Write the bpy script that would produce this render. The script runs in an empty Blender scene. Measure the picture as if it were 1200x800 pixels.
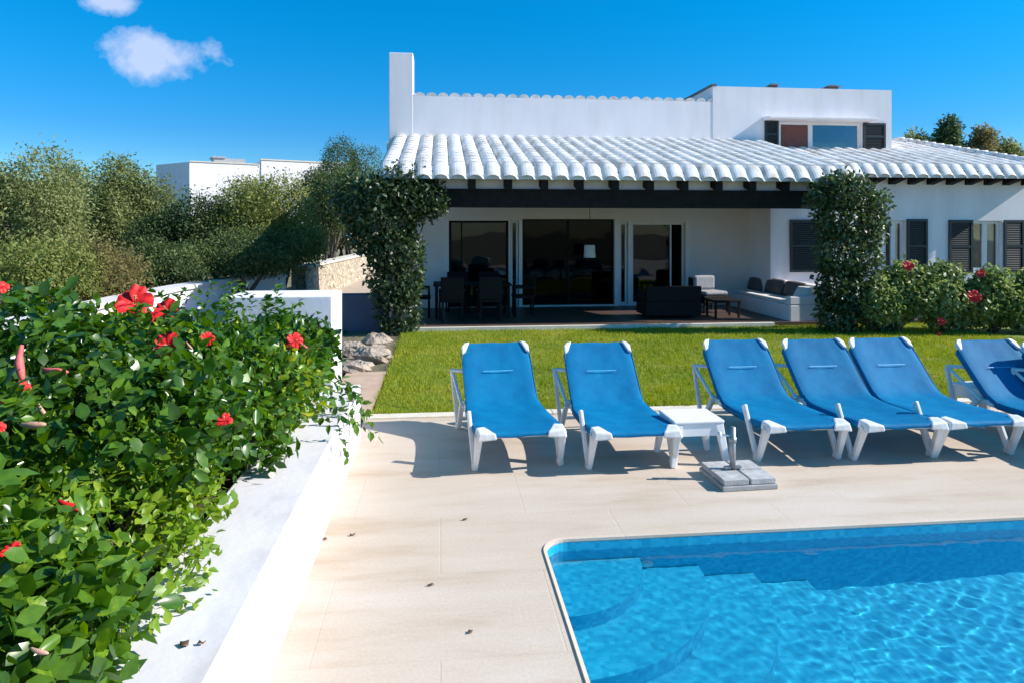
import bpy, math, random
import numpy as np
from mathutils import Vector, Matrix
R = math.radians
random.seed(7)
sc = bpy.context.scene
COL = sc.collection
PI = math.pi

# ------------------------------------------------------------------ camera model (world = the garden's own axes)
YAW = R(6.0); CAMH = 2.0; F = 800.0; HOR = 270.0
cr = Vector((math.cos(YAW), -math.sin(YAW), 0)); cf = Vector((math.sin(YAW), math.cos(YAW), 0))
def ray(px, py): return cr*((px-600)/F) + cf + Vector((0, 0, (HOR-py)/F))
def at(px, py, z=0.0):                 # point of height z seen in this direction
    d = ray(px, py); t = (z-CAMH)/d.z
    return Vector((0, 0, CAMH)) + d*t
def on(px, py, Y):                     # point on the plane y = Y
    d = ray(px, py); return Vector((0, 0, CAMH)) + d*(Y/d.y)
def zat(px, py, Z):                    # point at distance Z along the view
    return Vector((0, 0, CAMH)) + ray(px, py)*Z

# ------------------------------------------------------------------ mesh helpers
class MB:
    def __init__(s): s.v = []; s.f = []; s.sm = []; s.mi = []; s.m = 0
    def add(s, vs, fs, smooth=False):
        b = len(s.v); s.v += [tuple(v) for v in vs]
        for f in fs:
            s.f.append(tuple(b+i for i in f)); s.sm.append(smooth); s.mi.append(s.m)
    def box(s, x0, x1, y0, y1, z0, z1, M=None):
        vs = [Vector(p) for p in ((x0,y0,z0),(x1,y0,z0),(x1,y1,z0),(x0,y1,z0),(x0,y0,z1),(x1,y0,z1),(x1,y1,z1),(x0,y1,z1))]
        if M is not None: vs = [M @ v for v in vs]
        s.add(vs, [(0,3,2,1),(4,5,6,7),(0,1,5,4),(1,2,6,5),(2,3,7,6),(3,0,4,7)])
    def bar(s, a, b, w, h=None, up=(0,0,1), w2=None, h2=None):      # rectangular bar from a to b
        h = h or w; w2 = w2 or w; h2 = h2 or h
        a = Vector(a); b = Vector(b); d = (b-a).normalized(); u = Vector(up)
        if abs(d.dot(u)) > .98: u = Vector((0, 1, 0))
        x = d.cross(u).normalized(); y = x.cross(d).normalized()
        vs = [a+x*sx*w/2+y*sy*h/2 for sx, sy in ((-1,-1),(1,-1),(1,1),(-1,1))] + [b+x*sx*w2/2+y*sy*h2/2 for sx, sy in ((-1,-1),(1,-1),(1,1),(-1,1))]
        s.add(vs, [(0,3,2,1),(4,5,6,7),(0,1,5,4),(1,2,6,5),(2,3,7,6),(3,0,4,7)])
    def tube(s, pts, r, n=8, cap=True):
        pts = [Vector(p) for p in pts]; m = len(pts)
        rs = r if isinstance(r, (list, tuple)) else [r]*m
        ref = None; vs = []
        for i, p in enumerate(pts):
            d = (pts[min(i+1, m-1)]-pts[max(i-1, 0)]).normalized()
            if ref is None:
                ref = Vector((0,0,1)) if abs(d.z) < .9 else Vector((1,0,0))
            x = d.cross(ref).normalized(); y = x.cross(d).normalized(); ref = y
            vs += [p + (x*math.cos(2*PI*k/n)+y*math.sin(2*PI*k/n))*rs[i] for k in range(n)]
        fs = [(i*n+k, i*n+(k+1) % n, (i+1)*n+(k+1) % n, (i+1)*n+k) for i in range(m-1) for k in range(n)]
        if cap: fs += [tuple(range(n))[::-1], tuple((m-1)*n+k for k in range(n))]
        s.add(vs, fs, True)
    def prism(s, poly, z0, z1):         # flat polygon (x,y) extruded
        n = len(poly)
        vs = [(x, y, z0) for x, y in poly] + [(x, y, z1) for x, y in poly]
        s.add(vs, [tuple(range(n))[::-1], tuple(range(n, 2*n))] + [(i, (i+1) % n, n+(i+1) % n, n+i) for i in range(n)])
    def build(s, name, mats, parent=None, bevel=0, seg=2, smooth_all=False):
        me = bpy.data.meshes.new(name); me.from_pydata(s.v, [], s.f)
        me.polygons.foreach_set('use_smooth', [True]*len(s.f) if smooth_all else s.sm)
        me.polygons.foreach_set('material_index', s.mi)
        for m in (mats if isinstance(mats, (list, tuple)) else [mats]): me.materials.append(m)
        me.update()
        o = bpy.data.objects.new(name, me); COL.objects.link(o)
        if parent is not None: o.parent = parent
        if bevel:
            b = o.modifiers.new('bevel', 'BEVEL'); b.width = bevel; b.segments = seg; b.limit_method = 'ANGLE'; b.angle_limit = R(40)
        return o
def tag(o, label=None, cat=None, group=None, kind=None):
    if label: o['label'] = label
    if cat: o['category'] = cat
    if group: o['group'] = group
    if kind: o['kind'] = kind
    return o
def empty(name, loc=(0,0,0), rz=0):
    o = bpy.data.objects.new(name, None); COL.objects.link(o); o.location = loc; o.rotation_euler = (0, 0, rz)
    o.empty_display_size = .2
    return o
KIDS = {}
def copy_tree(o, parent=None):
    c = o.copy(); COL.objects.link(c); c.parent = parent
    for ch in [x for x in ALLOBJ() if x.parent == o]: copy_tree(ch, c)
    return c
def ALLOBJ(): return list(COL.objects)

# ------------------------------------------------------------------ materials
def newmat(name):
    m = bpy.data.materials.new(name); m.use_nodes = True; nt = m.node_tree; nt.nodes.clear()
    out = nt.nodes.new('ShaderNodeOutputMaterial'); return m, nt, out
def N(nt, t, **kw):
    n = nt.nodes.new(t)
    for k, v in kw.items():
        if k in n.inputs: n.inputs[k].default_value = v
        else: setattr(n, k, v)
    return n
def L(nt, a, b): nt.links.new(a, b)
def ramp(nt, stops, interp='LINEAR'):
    r = nt.nodes.new('ShaderNodeValToRGB'); cr_ = r.color_ramp; cr_.interpolation = interp
    while len(cr_.elements) < len(stops): cr_.elements.new(.5)
    for e, (p, c) in zip(cr_.elements, stops): e.position = p; e.color = (c[0], c[1], c[2], 1)
    return r
def simple(name, c1, c2=None, rough=.6, scale=4, bump=0, bscale=40, detail=5, spec=.5, metal=0, bdist=.01, trans=0):
    m, nt, out = newmat(name)
    p = N(nt, 'ShaderNodeBsdfPrincipled', Roughness=rough, Metallic=metal)
    p.inputs['Specular IOR Level'].default_value = spec
    tc = N(nt, 'ShaderNodeTexCoord')
    n = N(nt, 'ShaderNodeTexNoise', Scale=scale, Detail=detail); L(nt, tc.outputs['Object'], n.inputs['Vector'])
    c2 = c2 or tuple(x*.85 for x in c1)
    r = ramp(nt, [(.3, c2), (.7, c1)]); L(nt, n.outputs['Fac'], r.inputs['Fac']); L(nt, r.outputs['Color'], p.inputs['Base Color'])
    if bump:
        n2 = N(nt, 'ShaderNodeTexNoise', Scale=bscale, Detail=4); L(nt, tc.outputs['Object'], n2.inputs['Vector'])
        b = N(nt, 'ShaderNodeBump', Strength=bump, Distance=bdist); L(nt, n2.outputs['Fac'], b.inputs['Height']); L(nt, b.outputs['Normal'], p.inputs['Normal'])
    L(nt, p.outputs['BSDF'], out.inputs['Surface'])
    return m
def weather(m, lo, scale, at_=(.35,.65), tint=(1,1,1), detail=7):
    nt = m.node_tree; p = [n for n in nt.nodes if n.type == 'BSDF_PRINCIPLED'][0]; lk = p.inputs['Base Color'].links[0]; src = lk.from_socket
    tc = N(nt, 'ShaderNodeTexCoord'); mp = N(nt, 'ShaderNodeMapping'); mp.inputs['Scale'].default_value = scale; L(nt, tc.outputs['Object'], mp.inputs['Vector'])
    n = N(nt, 'ShaderNodeTexNoise', Scale=1, Detail=detail, Roughness=.65); L(nt, mp.outputs[0], n.inputs['Vector'])
    r = ramp(nt, [(at_[0], tuple(lo*t for t in tint)), (at_[1], (1,1,1))]); L(nt, n.outputs['Fac'], r.inputs['Fac'])
    mx = N(nt, 'ShaderNodeMixRGB', blend_type='MULTIPLY', Fac=1); L(nt, src, mx.inputs[1]); L(nt, r.outputs['Color'], mx.inputs[2]); L(nt, mx.outputs[0], p.inputs['Base Color'])
def leafmat(name, stops, rough=.4, transl=.35, spec=.5):
    m, nt, out = newmat(name)
    a = N(nt, 'ShaderNodeAttribute'); a.attribute_name = 'tint'
    tco = N(nt, 'ShaderNodeTexCoord'); nz_ = N(nt, 'ShaderNodeTexNoise', Scale=45, Detail=3); L(nt, tco.outputs['Object'], nz_.inputs['Vector'])
    ad = N(nt, 'ShaderNodeMath', operation='MULTIPLY_ADD'); ad.inputs[1].default_value = .5; L(nt, nz_.outputs['Fac'], ad.inputs[0])
    sb_ = N(nt, 'ShaderNodeMath', operation='SUBTRACT'); L(nt, a.outputs['Fac'], sb_.inputs[0]); sb_.inputs[1].default_value = .25; L(nt, sb_.outputs[0], ad.inputs[2])
    r = ramp(nt, stops); L(nt, ad.outputs[0], r.inputs['Fac'])
    p = N(nt, 'ShaderNodeBsdfPrincipled', Roughness=rough); p.inputs['Specular IOR Level'].default_value = spec
    L(nt, r.outputs['Color'], p.inputs['Base Color'])
    t = N(nt, 'ShaderNodeBsdfTranslucent')
    g = N(nt, 'ShaderNodeHueSaturation', Value=1.5, Saturation=1.1, Hue=.49); L(nt, r.outputs['Color'], g.inputs['Color']); L(nt, g.outputs['Color'], t.inputs['Color'])
    mx = N(nt, 'ShaderNodeMixShader', Fac=transl)
    L(nt, p.outputs['BSDF'], mx.inputs[1]); L(nt, t.outputs['BSDF'], mx.inputs[2]); L(nt, mx.outputs[0], out.inputs['Surface'])
    return m

M = {}
M['plaster'] = simple('whitewashed_plaster', (.86,.82,.84), (.81,.775,.80), .85, 1.2, .18, 22, bdist=.01)
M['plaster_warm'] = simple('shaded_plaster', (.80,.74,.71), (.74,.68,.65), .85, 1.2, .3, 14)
M['tilewhite'] = simple('painted_tile', (.86,.84,.83), (.66,.64,.62), .8, 5, .4, 30, spec=.3)
M['coping'] = simple('painted_coping', (.70,.675,.70), (.65,.625,.65), .75, 2, .25, 20)
M['crease_highlight'] = simple('crease_highlight_blue', (.10,.42,.66), (.06,.34,.60), .6, 30)  # lighter blue standing in for the highlight along the backrest crease
M['blue_grey'] = simple('dark_blue_grey', (.07,.10,.17), (.05,.075,.13), .8, 4, .2, 20)
M['edging'] = simple('pale_edging', (.66,.60,.53), (.58,.52,.45), .7, 12, .2, 40)
M['kerb'] = simple('pale_stone', (.72,.66,.56), (.6,.54,.45), .8, 6, .3, 40)
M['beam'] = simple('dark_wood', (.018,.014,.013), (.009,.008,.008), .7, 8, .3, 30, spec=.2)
M['shutter'] = simple('dark_green_paint', (.018,.028,.030), (.012,.020,.022), .45, 10)
M['frame'] = simple('white_joinery', (.78,.78,.78), (.72,.72,.72), .4, 5)
M['resin'] = simple('white_resin', (.82,.81,.80), (.70,.69,.68), .42, 6, .1, 60)
M['tableresin'] = simple('white_table_resin', (.84,.82,.82), (.80,.78,.78), .4, 6)
M['wicker'] = simple('dark_wicker', (.012,.011,.011), (.006,.006,.006), .7, 60, .6, 120, spec=.2)
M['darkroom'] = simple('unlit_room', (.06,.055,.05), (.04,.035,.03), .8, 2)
M['cushion'] = simple('grey_cushion', (.36,.36,.38), (.30,.30,.32), .9, 12, .3, 80)
M['cushiondark'] = simple('brown_cushion', (.16,.13,.12), (.11,.09,.085), .9, 5, .3, 80)
M['cushionlight'] = simple('white_cushion', (.78,.76,.74), (.70,.68,.66), .9, 12, .3, 80)
M['curtain'] = simple('russet_curtain', (.20,.075,.06), (.15,.055,.045), .8, 10)
M['metal'] = simple('weathered_tube', (.42,.42,.43), (.3,.3,.31), .45, 20, metal=.6)
M['concrete'] = simple('paver_concrete', (.52,.52,.52), (.38,.38,.38), .85, 14, .5, 60)
M['steel'] = simple('grey_frame', (.40,.40,.40), (.3,.3,.3), .5, 14)
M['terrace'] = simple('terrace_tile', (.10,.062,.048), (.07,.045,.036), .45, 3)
M['soil'] = simple('bed_soil', (.075,.05,.035), (.04,.028,.02), .95, 8, .8, 20)
M['rock'] = simple('limestone_rock', (.46,.38,.30), (.24,.19,.15), .9, 7, .9, 18, bdist=.05)
M['bark'] = simple('bark', (.13,.10,.08), (.07,.055,.045), .9, 12, .8, 30)
M['stem'] = simple('green_stem', (.12,.12,.06), (.08,.08,.04), .8, 12)
M['pathstone'] = simple('path_slab', (.56,.40,.29), (.46,.32,.23), .8, 5, .3, 30)
M['asphalt'] = simple('drive', (.50,.40,.31), (.4,.32,.25), .9, 3, .3, 30)
M['grey'] = simple('vent_metal', (.12,.12,.13), (.08,.08,.09), .5, 8)
M['redpetal'] = simple('red_petal', (.78,.014,.014), (.58,.007,.010), .6, 30, .2, 60)
M['pinkpetal'] = simple('faded_petal', (.72,.16,.14), (.55,.10,.10), .6, 30)
M['beigepetal'] = simple('wilted_petal', (.62,.36,.24), (.48,.25,.17), .6, 30)
M['stamen'] = simple('stamen_yellow', (.85,.45,.25), (.7,.15,.1), .6, 30)
M['deadleaf'] = simple('dry_leaf', (.16,.10,.05), (.09,.05,.03), .8, 30)

weather(M['plaster'], .92, (2.2,2.2,.35), (.33,.55), (1,.985,.96)); weather(M['tilewhite'], .70, (2.5,1.4,2.5), (.34,.56), (1,.97,.92)); weather(M['coping'], .82, (3,1.5,3), (.30,.5), (1,.98,.95)); weather(M['resin'], .75, (9,9,5), (.3,.5), (1,.97,.9)); weather(M['concrete'], .7, (6,6,6), (.3,.6))
# garden-wall stone
def stone_mat():
    m, nt, out = newmat('rubble_stone')
    tc = N(nt, 'ShaderNodeTexCoord'); v = N(nt, 'ShaderNodeTexVoronoi', Scale=5.5, feature='DISTANCE_TO_EDGE'); v2 = N(nt, 'ShaderNodeTexVoronoi', Scale=5.5)
    L(nt, tc.outputs['Object'], v.inputs['Vector']); L(nt, tc.outputs['Object'], v2.inputs['Vector'])
    r = ramp(nt, [(0, (.22,.15,.10)), (.09, (.56,.45,.31)), (1, (.62,.50,.35))]); L(nt, v.outputs['Distance'], r.inputs['Fac'])
    mx = N(nt, 'ShaderNodeMixRGB', blend_type='MULTIPLY', Fac=.45); L(nt, r.outputs['Color'], mx.inputs[1]); bwn = N(nt, 'ShaderNodeRGBToBW'); L(nt, v2.outputs['Color'], bwn.inputs[0]); L(nt, bwn.outputs[0], mx.inputs[2])
    h = N(nt, 'ShaderNodeHueSaturation', Saturation=.9, Value=1.15); L(nt, mx.outputs[0], h.inputs['Color'])
    p = N(nt, 'ShaderNodeBsdfPrincipled', Roughness=.9); L(nt, h.outputs[0], p.inputs['Base Color'])
    b = N(nt, 'ShaderNodeBump', Strength=.8, Distance=.06); L(nt, r.outputs['Color'], b.inputs['Height']); L(nt, b.outputs['Normal'], p.inputs['Normal'])
    L(nt, p.outputs['BSDF'], out.inputs['Surface']); return m
M['stone'] = stone_mat()

# deck: large cream slabs with faint joints, stains
def deck_mat():
    m, nt, out = newmat('cream_slabs')
    tc = N(nt, 'ShaderNodeTexCoord'); geo = tc.outputs['Object']
    br = N(nt, 'ShaderNodeTexBrick', Scale=1.0); br.offset = .5
    br.inputs['Color1'].default_value = (1,1,1,1); br.inputs['Color2'].default_value = (.975,.965,.955,1); br.inputs['Mortar'].default_value = (.965,.95,.935,1)
    br.inputs['Brick Width'].default_value = 1.2; br.inputs['Row Height'].default_value = .8; br.inputs['Mortar Size'].default_value = .006; br.inputs['Mortar Smooth'].default_value = .3
    L(nt, geo, br.inputs['Vector'])
    mp = N(nt, 'ShaderNodeMapping'); mp.inputs['Scale'].default_value = (.7, 3.2, 1); L(nt, geo, mp.inputs['Vector'])
    n1 = N(nt, 'ShaderNodeTexNoise', Scale=1.3, Detail=6, Roughness=.6); L(nt, mp.outputs[0], n1.inputs['Vector'])
    r1 = ramp(nt, [(.28, (.49,.385,.285)), (.48, (.575,.485,.39)), (.72, (.615,.535,.455))]); L(nt, n1.outputs['Fac'], r1.inputs['Fac'])
    n2 = N(nt, 'ShaderNodeTexNoise', Scale=55, Detail=5); L(nt, geo, n2.inputs['Vector'])
    r2 = ramp(nt, [(.3, (.93,.93,.93)), (.7, (1.03,1.03,1.03))]); L(nt, n2.outputs['Fac'], r2.inputs['Fac'])
    n3 = N(nt, 'ShaderNodeTexNoise', Scale=.5, Detail=3); L(nt, geo, n3.inputs['Vector'])
    r3 = ramp(nt, [(.35, (.95,.92,.89)), (.6, (1,1,1.02))]); L(nt, n3.outputs['Fac'], r3.inputs['Fac'])
    n4 = N(nt, 'ShaderNodeTexNoise', Scale=3.5, Detail=8, Roughness=.75); L(nt, mp.outputs[0], n4.inputs['Vector'])
    r4 = ramp(nt, [(.62, (1,1,1)), (.74, (.92,.88,.84))]); L(nt, n4.outputs['Fac'], r4.inputs['Fac'])
    c = r1.outputs['Color']
    for x in (br.outputs['Color'], r2.outputs['Color'], r3.outputs['Color'], r4.outputs['Color']):
        mx = N(nt, 'ShaderNodeMixRGB', blend_type='MULTIPLY', Fac=1); L(nt, c, mx.inputs[1]); L(nt, x, mx.inputs[2]); c = mx.outputs[0]
    p = N(nt, 'ShaderNodeBsdfPrincipled', Roughness=.75); L(nt, c, p.inputs['Base Color'])
    b = N(nt, 'ShaderNodeBump', Strength=.25, Distance=.004); L(nt, n2.outputs['Fac'], b.inputs['Height'])
    b2 = N(nt, 'ShaderNodeBump', Strength=.4, Distance=.003); L(nt, br.outputs['Fac'], b2.inputs['Height']); b2.invert = True
    L(nt, b.outputs['Normal'], b2.inputs['Normal']); L(nt, b2.outputs['Normal'], p.inputs['Normal'])
    L(nt, p.outputs['BSDF'], out.inputs['Surface']); return m
M['deck'] = deck_mat()

def lawn_mat():
    m, nt, out = newmat('turf')
    tc = N(nt, 'ShaderNodeTexCoord')
    n1 = N(nt, 'ShaderNodeTexNoise', Scale=1.1, Detail=5); L(nt, tc.outputs['Object'], n1.inputs['Vector'])
    r1 = ramp(nt, [(.3, (.12,.18,.010)), (.5, (.21,.26,.014)), (.66, (.36,.32,.06))]); L(nt, n1.outputs['Fac'], r1.inputs['Fac'])
    n2 = N(nt, 'ShaderNodeTexNoise', Scale=38, Detail=5); L(nt, tc.outputs['Object'], n2.inputs['Vector'])
    r2 = ramp(nt, [(.3, (.55,.55,.5)), (.7, (1.25,1.25,1.2))]); L(nt, n2.outputs['Fac'], r2.inputs['Fac'])
    mx = N(nt, 'ShaderNodeMixRGB', blend_type='MULTIPLY', Fac=1); L(nt, r1.outputs['Color'], mx.inputs[1]); L(nt, r2.outputs['Color'], mx.inputs[2])
    p = N(nt, 'ShaderNodeBsdfPrincipled', Roughness=.9); L(nt, mx.outputs[0], p.inputs['Base Color'])
    b = N(nt, 'ShaderNodeBump', Strength=1, Distance=.03); L(nt, n2.outputs['Fac'], b.inputs['Height']); L(nt, b.outputs['Normal'], p.inputs['Normal'])
    L(nt, p.outputs['BSDF'], out.inputs['Surface']); return m
M['lawn'] = lawn_mat()
M['ground'] = simple('dry_ground', (.20,.17,.10), (.10,.095,.05), .95, .6, .6, 3, bdist=.1)
M['blade'] = leafmat('grass_blade', [(0, (.13,.20,.010)), (.5, (.24,.31,.018)), (.85, (.36,.38,.03)), (1, (.34,.29,.10))], .6, .3, .3)
M['hib'] = leafmat('hibiscus_leaf', [(0, (.018,.055,.008)), (.45, (.05,.13,.012)), (.8, (.12,.24,.016)), (.95, (.34,.43,.03)), (1, (.42,.36,.05))], .28, .32, .5)
M['hiblight'] = leafmat('young_leaf', [(0, (.06,.14,.010)), (.5, (.14,.26,.016)), (1, (.28,.38,.03))], .38, .35, .5)
M['climb'] = leafmat('climber_leaf', [(0, (.020,.042,.014)), (.6, (.05,.09,.03)), (1, (.15,.20,.08))], .4, .25, .5)
M['hedge'] = leafmat('hedge_leaf', [(0, (.06,.11,.028)), (.5, (.18,.25,.07)), (1, (.42,.47,.24))], .45, .38, .5)
M['olive'] = leafmat('olive_leaf', [(0, (.085,.115,.035)), (.5, (.20,.235,.080)), (1, (.37,.39,.18))], .65, .38, .3)
M['dark'] = leafmat('lentisk_leaf', [(0, (.034,.065,.020)), (.5, (.080,.125,.040)), (1, (.17,.22,.075))], .55, .33, .4)
M['light'] = leafmat('broom_leaf', [(0, (.10,.135,.03)), (.5, (.20,.24,.06)), (1, (.33,.34,.11))], .65, .38, .3)
M['brown'] = leafmat('dry_leafage', [(0, (.09,.08,.035)), (.5, (.19,.17,.06)), (1, (.32,.27,.11))], .7, .38, .3)

def sling_mat():
    m, nt, out = newmat('blue_mesh_fabric')
    tc = N(nt, 'ShaderNodeTexCoord')
    n = N(nt, 'ShaderNodeTexNoise', Scale=5, Detail=6, Roughness=.65); L(nt, tc.outputs['Object'], n.inputs['Vector'])
    r = ramp(nt, [(.3, (.002,.170,.38)), (.65, (.003,.235,.475)), (.8, (.015,.30,.55))]); L(nt, n.outputs['Fac'], r.inputs['Fac'])
    p = N(nt, 'ShaderNodeBsdfPrincipled', Roughness=.6); p.inputs['Specular IOR Level'].default_value = .15
    oi = N(nt, 'ShaderNodeObjectInfo'); hs = N(nt, 'ShaderNodeHueSaturation'); mr = N(nt, 'ShaderNodeMapRange'); mr.inputs[3].default_value = .90; mr.inputs[4].default_value = 1.12
    L(nt, oi.outputs['Random'], mr.inputs[0]); L(nt, mr.outputs[0], hs.inputs['Value']); L(nt, r.outputs['Color'], hs.inputs['Color']); L(nt, hs.outputs[0], p.inputs['Base Color'])
    w = N(nt, 'ShaderNodeTexChecker', Scale=260); L(nt, tc.outputs['Object'], w.inputs['Vector'])
    b = N(nt, 'ShaderNodeBump', Strength=.25, Distance=.002); L(nt, w.outputs['Fac'], b.inputs['Height'])
    n5 = N(nt, 'ShaderNodeTexNoise', Scale=3.5, Detail=2); L(nt, tc.outputs['Object'], n5.inputs['Vector'])
    b2 = N(nt, 'ShaderNodeBump', Strength=.5, Distance=.03); L(nt, n5.outputs['Fac'], b2.inputs['Height']); L(nt, b.outputs['Normal'], b2.inputs['Normal'])
    L(nt, b2.outputs['Normal'], p.inputs['Normal'])
    t = N(nt, 'ShaderNodeBsdfTranslucent'); t.inputs['Color'].default_value = (.01,.2,.55,1)
    mx = N(nt, 'ShaderNodeMixShader', Fac=.25); L(nt, p.outputs['BSDF'], mx.inputs[1]); L(nt, t.outputs['BSDF'], mx.inputs[2])
    L(nt, mx.outputs[0], out.inputs['Surface']); return m
M['sling'] = sling_mat()

def pooltile_mat():
    m, nt, out = newmat('blue_mosaic')
    tc = N(nt, 'ShaderNodeTexCoord')
    mp = N(nt, 'ShaderNodeVectorMath', operation='SCALE'); mp.inputs['Scale'].default_value = 32
    L(nt, tc.outputs['Object'], mp.inputs[0])
    fl = N(nt, 'ShaderNodeVectorMath', operation='FLOOR'); L(nt, mp.outputs[0], fl.inputs[0])
    wn = N(nt, 'ShaderNodeTexWhiteNoise', noise_dimensions='3D'); L(nt, fl.outputs[0], wn.inputs['Vector'])
    r = ramp(nt, [(0, (.003,.32,.51)), (.5, (.005,.385,.58)), (1, (.02,.45,.64))]); L(nt, wn.outputs['Value'], r.inputs['Fac'])
    n1 = N(nt, 'ShaderNodeTexNoise', Scale=1.6, Detail=3); L(nt, tc.outputs['Object'], n1.inputs['Vector'])
    r1 = ramp(nt, [(.3, (.88,.95,.98)), (.7, (1.08,1.04,1.02))]); L(nt, n1.outputs['Fac'], r1.inputs['Fac'])
    mx = N(nt, 'ShaderNodeMixRGB', blend_type='MULTIPLY', Fac=1); L(nt, r.outputs['Color'], mx.inputs[1]); L(nt, r1.outputs['Color'], mx.inputs[2])
    p = N(nt, 'ShaderNodeBsdfPrincipled', Roughness=.5); L(nt, mx.outputs[0], p.inputs['Base Color'])
    L(nt, p.outputs['BSDF'], out.inputs['Surface']); return m
M['pool'] = pooltile_mat()
def water_mat():
    m, nt, out = newmat('pool_water')
    tc = N(nt, 'ShaderNodeTexCoord')
    n1 = N(nt, 'ShaderNodeTexNoise', Scale=22, Detail=3, Distortion=.6); L(nt, tc.outputs['Object'], n1.inputs['Vector'])
    b = N(nt, 'ShaderNodeBump', Strength=.35, Distance=.006); L(nt, n1.outputs['Fac'], b.inputs['Height'])
    g = N(nt, 'ShaderNodeBsdfGlass', IOR=1.33, Roughness=0.0); g.inputs['Color'].default_value = (.97,.99,1,1)
    L(nt, g.outputs[0], out.inputs['Surface'])
    return m
M['water'] = water_mat()
def glass_mat(name='window_glass', tint=(.62,.68,.70), gl=.45):
    m, nt, out = newmat(name)
    t = N(nt, 'ShaderNodeBsdfTransparent'); t.inputs['Color'].default_value = (*tint, 1)
    g = N(nt, 'ShaderNodeBsdfGlossy', Roughness=.02); g.inputs['Color'].default_value = (.9,.95,1,1)
    f = N(nt, 'ShaderNodeFresnel', IOR=1.6); mx = N(nt, 'ShaderNodeMixShader')
    tc = N(nt, 'ShaderNodeTexCoord'); n = N(nt, 'ShaderNodeTexNoise', Scale=1.3, Detail=1); L(nt, tc.outputs['Object'], n.inputs['Vector'])
    b = N(nt, 'ShaderNodeBump', Strength=.12, Distance=.05); L(nt, n.outputs['Fac'], b.inputs['Height']); L(nt, b.outputs['Normal'], g.inputs['Normal'])
    mm = N(nt, 'ShaderNodeMath', operation='MULTIPLY_ADD'); mm.inputs[1].default_value = gl; mm.inputs[2].default_value = 0; L(nt, f.outputs[0], mm.inputs[0])
    L(nt, mm.outputs[0], mx.inputs[0]); L(nt, t.outputs[0], mx.inputs[1]); L(nt, g.outputs[0], mx.inputs[2]); L(nt, mx.outputs[0], out.inputs['Surface'])
    return m
M['glass'] = glass_mat(gl=.45)
M['skyglass'] = glass_mat('sky_reflecting_glass', (.8,.8,.8), 2.2)
M['doorglass'] = glass_mat('dark_door_glass', (.4,.42,.45), .16)

# ------------------------------------------------------------------ foliage generator
def frame_from(t, n):
    t = t/np.linalg.norm(t, axis=1, keepdims=True)
    n = n - (n*t).sum(1, keepdims=True)*t; n /= (np.linalg.norm(n, axis=1, keepdims=True)+1e-9)
    return t, np.cross(n, t), n
BROAD = (np.array([(0,0,0),(.25,.22,.03),(.6,.27,.0),(1,0,-.12),(.6,-.27,.0),(.25,-.22,.03),(.32,0,-.04),(.66,0,-.07)]),
         [(0,6,1),(1,6,7,2),(2,7,3),(0,5,6),(5,4,7,6),(4,3,7)])
DIAM = (np.array([(0,0,0),(.5,.22,.03),(1,0,-.06),(.5,-.22,.03)]), [(0,3,2,1)])
def leaf_mesh(name, P, T, Nn, size, tint, template, mat, parent=None):
    tv, tf = template; n = len(P); k = len(tv)
    t, s, nn = frame_from(T, Nn)
    if k > 4:
        rg_ = np.random.default_rng(n); curl = rg_.uniform(-.05,.34,n)[:,None]; fold = rg_.uniform(-.5,.45,n)[:,None]; wd_ = rg_.uniform(.8,1.25,n)[:,None]
        tvv = np.repeat(tv[None], n, 0).astype(float); tvv[:,:,1] *= wd_; tvv[:,:,2] += -curl*tv[None,:,0]**2 + fold*np.abs(tv[None,:,1])
    else: tvv = np.repeat(tv[None], n, 0)
    V = P[:,None,:] + size[:,None,None]*(tvv[:,:,0:1]*t[:,None,:] + tvv[:,:,1:2]*s[:,None,:] + tvv[:,:,2:3]*nn[:,None,:])
    V = V.reshape(-1, 3)
    loops = []; starts = []; totals = []; base = np.arange(n)*k
    arrs = [base[:,None]+np.array(f)[None,:] for f in tf]
    # interleave per face type
    li = np.concatenate([a.reshape(-1) for a in arrs]); tot = np.concatenate([np.full(n, len(f)) for f in tf])
    st = np.concatenate([[0], np.cumsum(tot)[:-1]])
    me = bpy.data.meshes.new(name); me.vertices.add(len(V)); me.vertices.foreach_set('co', V.astype(np.float32).ravel())
    me.loops.add(len(li)); me.loops.foreach_set('vertex_index', li.astype(np.int32))
    me.polygons.add(len(tot)); me.polygons.foreach_set('loop_start', st.astype(np.int32)); me.polygons.foreach_set('loop_total', tot.astype(np.int32))
    me.update(calc_edges=True)
    at_ = me.attributes.new('tint', 'FLOAT', 'POINT'); at_.data.foreach_set('value', np.repeat(tint, k).astype(np.float32))
    me.polygons.foreach_set('use_smooth', [True]*len(tot))
    me.materials.append(mat)
    o = bpy.data.objects.new(name, me); COL.objects.link(o)
    if parent is not None: o.parent = parent
    return o
def crown_points(rng, blobs, n, shell=.72, squash_low=True):
    """leaf positions in the outer shells of a union of ellipsoids (cx,cy,cz,rx,ry,rz)"""
    B = np.array(blobs, float); w = (B[:,3]*B[:,4]+B[:,4]*B[:,5]+B[:,3]*B[:,5]); w /= w.sum()
    idx = rng.choice(len(B), n, p=w); d = rng.normal(size=(n,3)); d /= np.linalg.norm(d, axis=1, keepdims=True)
    r = shell+(1-shell)*rng.random(n)**.6*1.12
    P = B[idx,:3]+d*r[:,None]*B[idx,3:6]
    keep = np.ones(n, bool)
    for j in range(len(B)):
        q = ((P-B[j,:3])/B[j,3:6]); dd = np.linalg.norm(q, axis=1)
        keep &= ~((dd < shell*.92) & (idx != j))
    Nn = d/B[idx,3:6]; Nn /= np.linalg.norm(Nn, axis=1, keepdims=True)
    return P[keep], Nn[keep], idx[keep]
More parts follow.
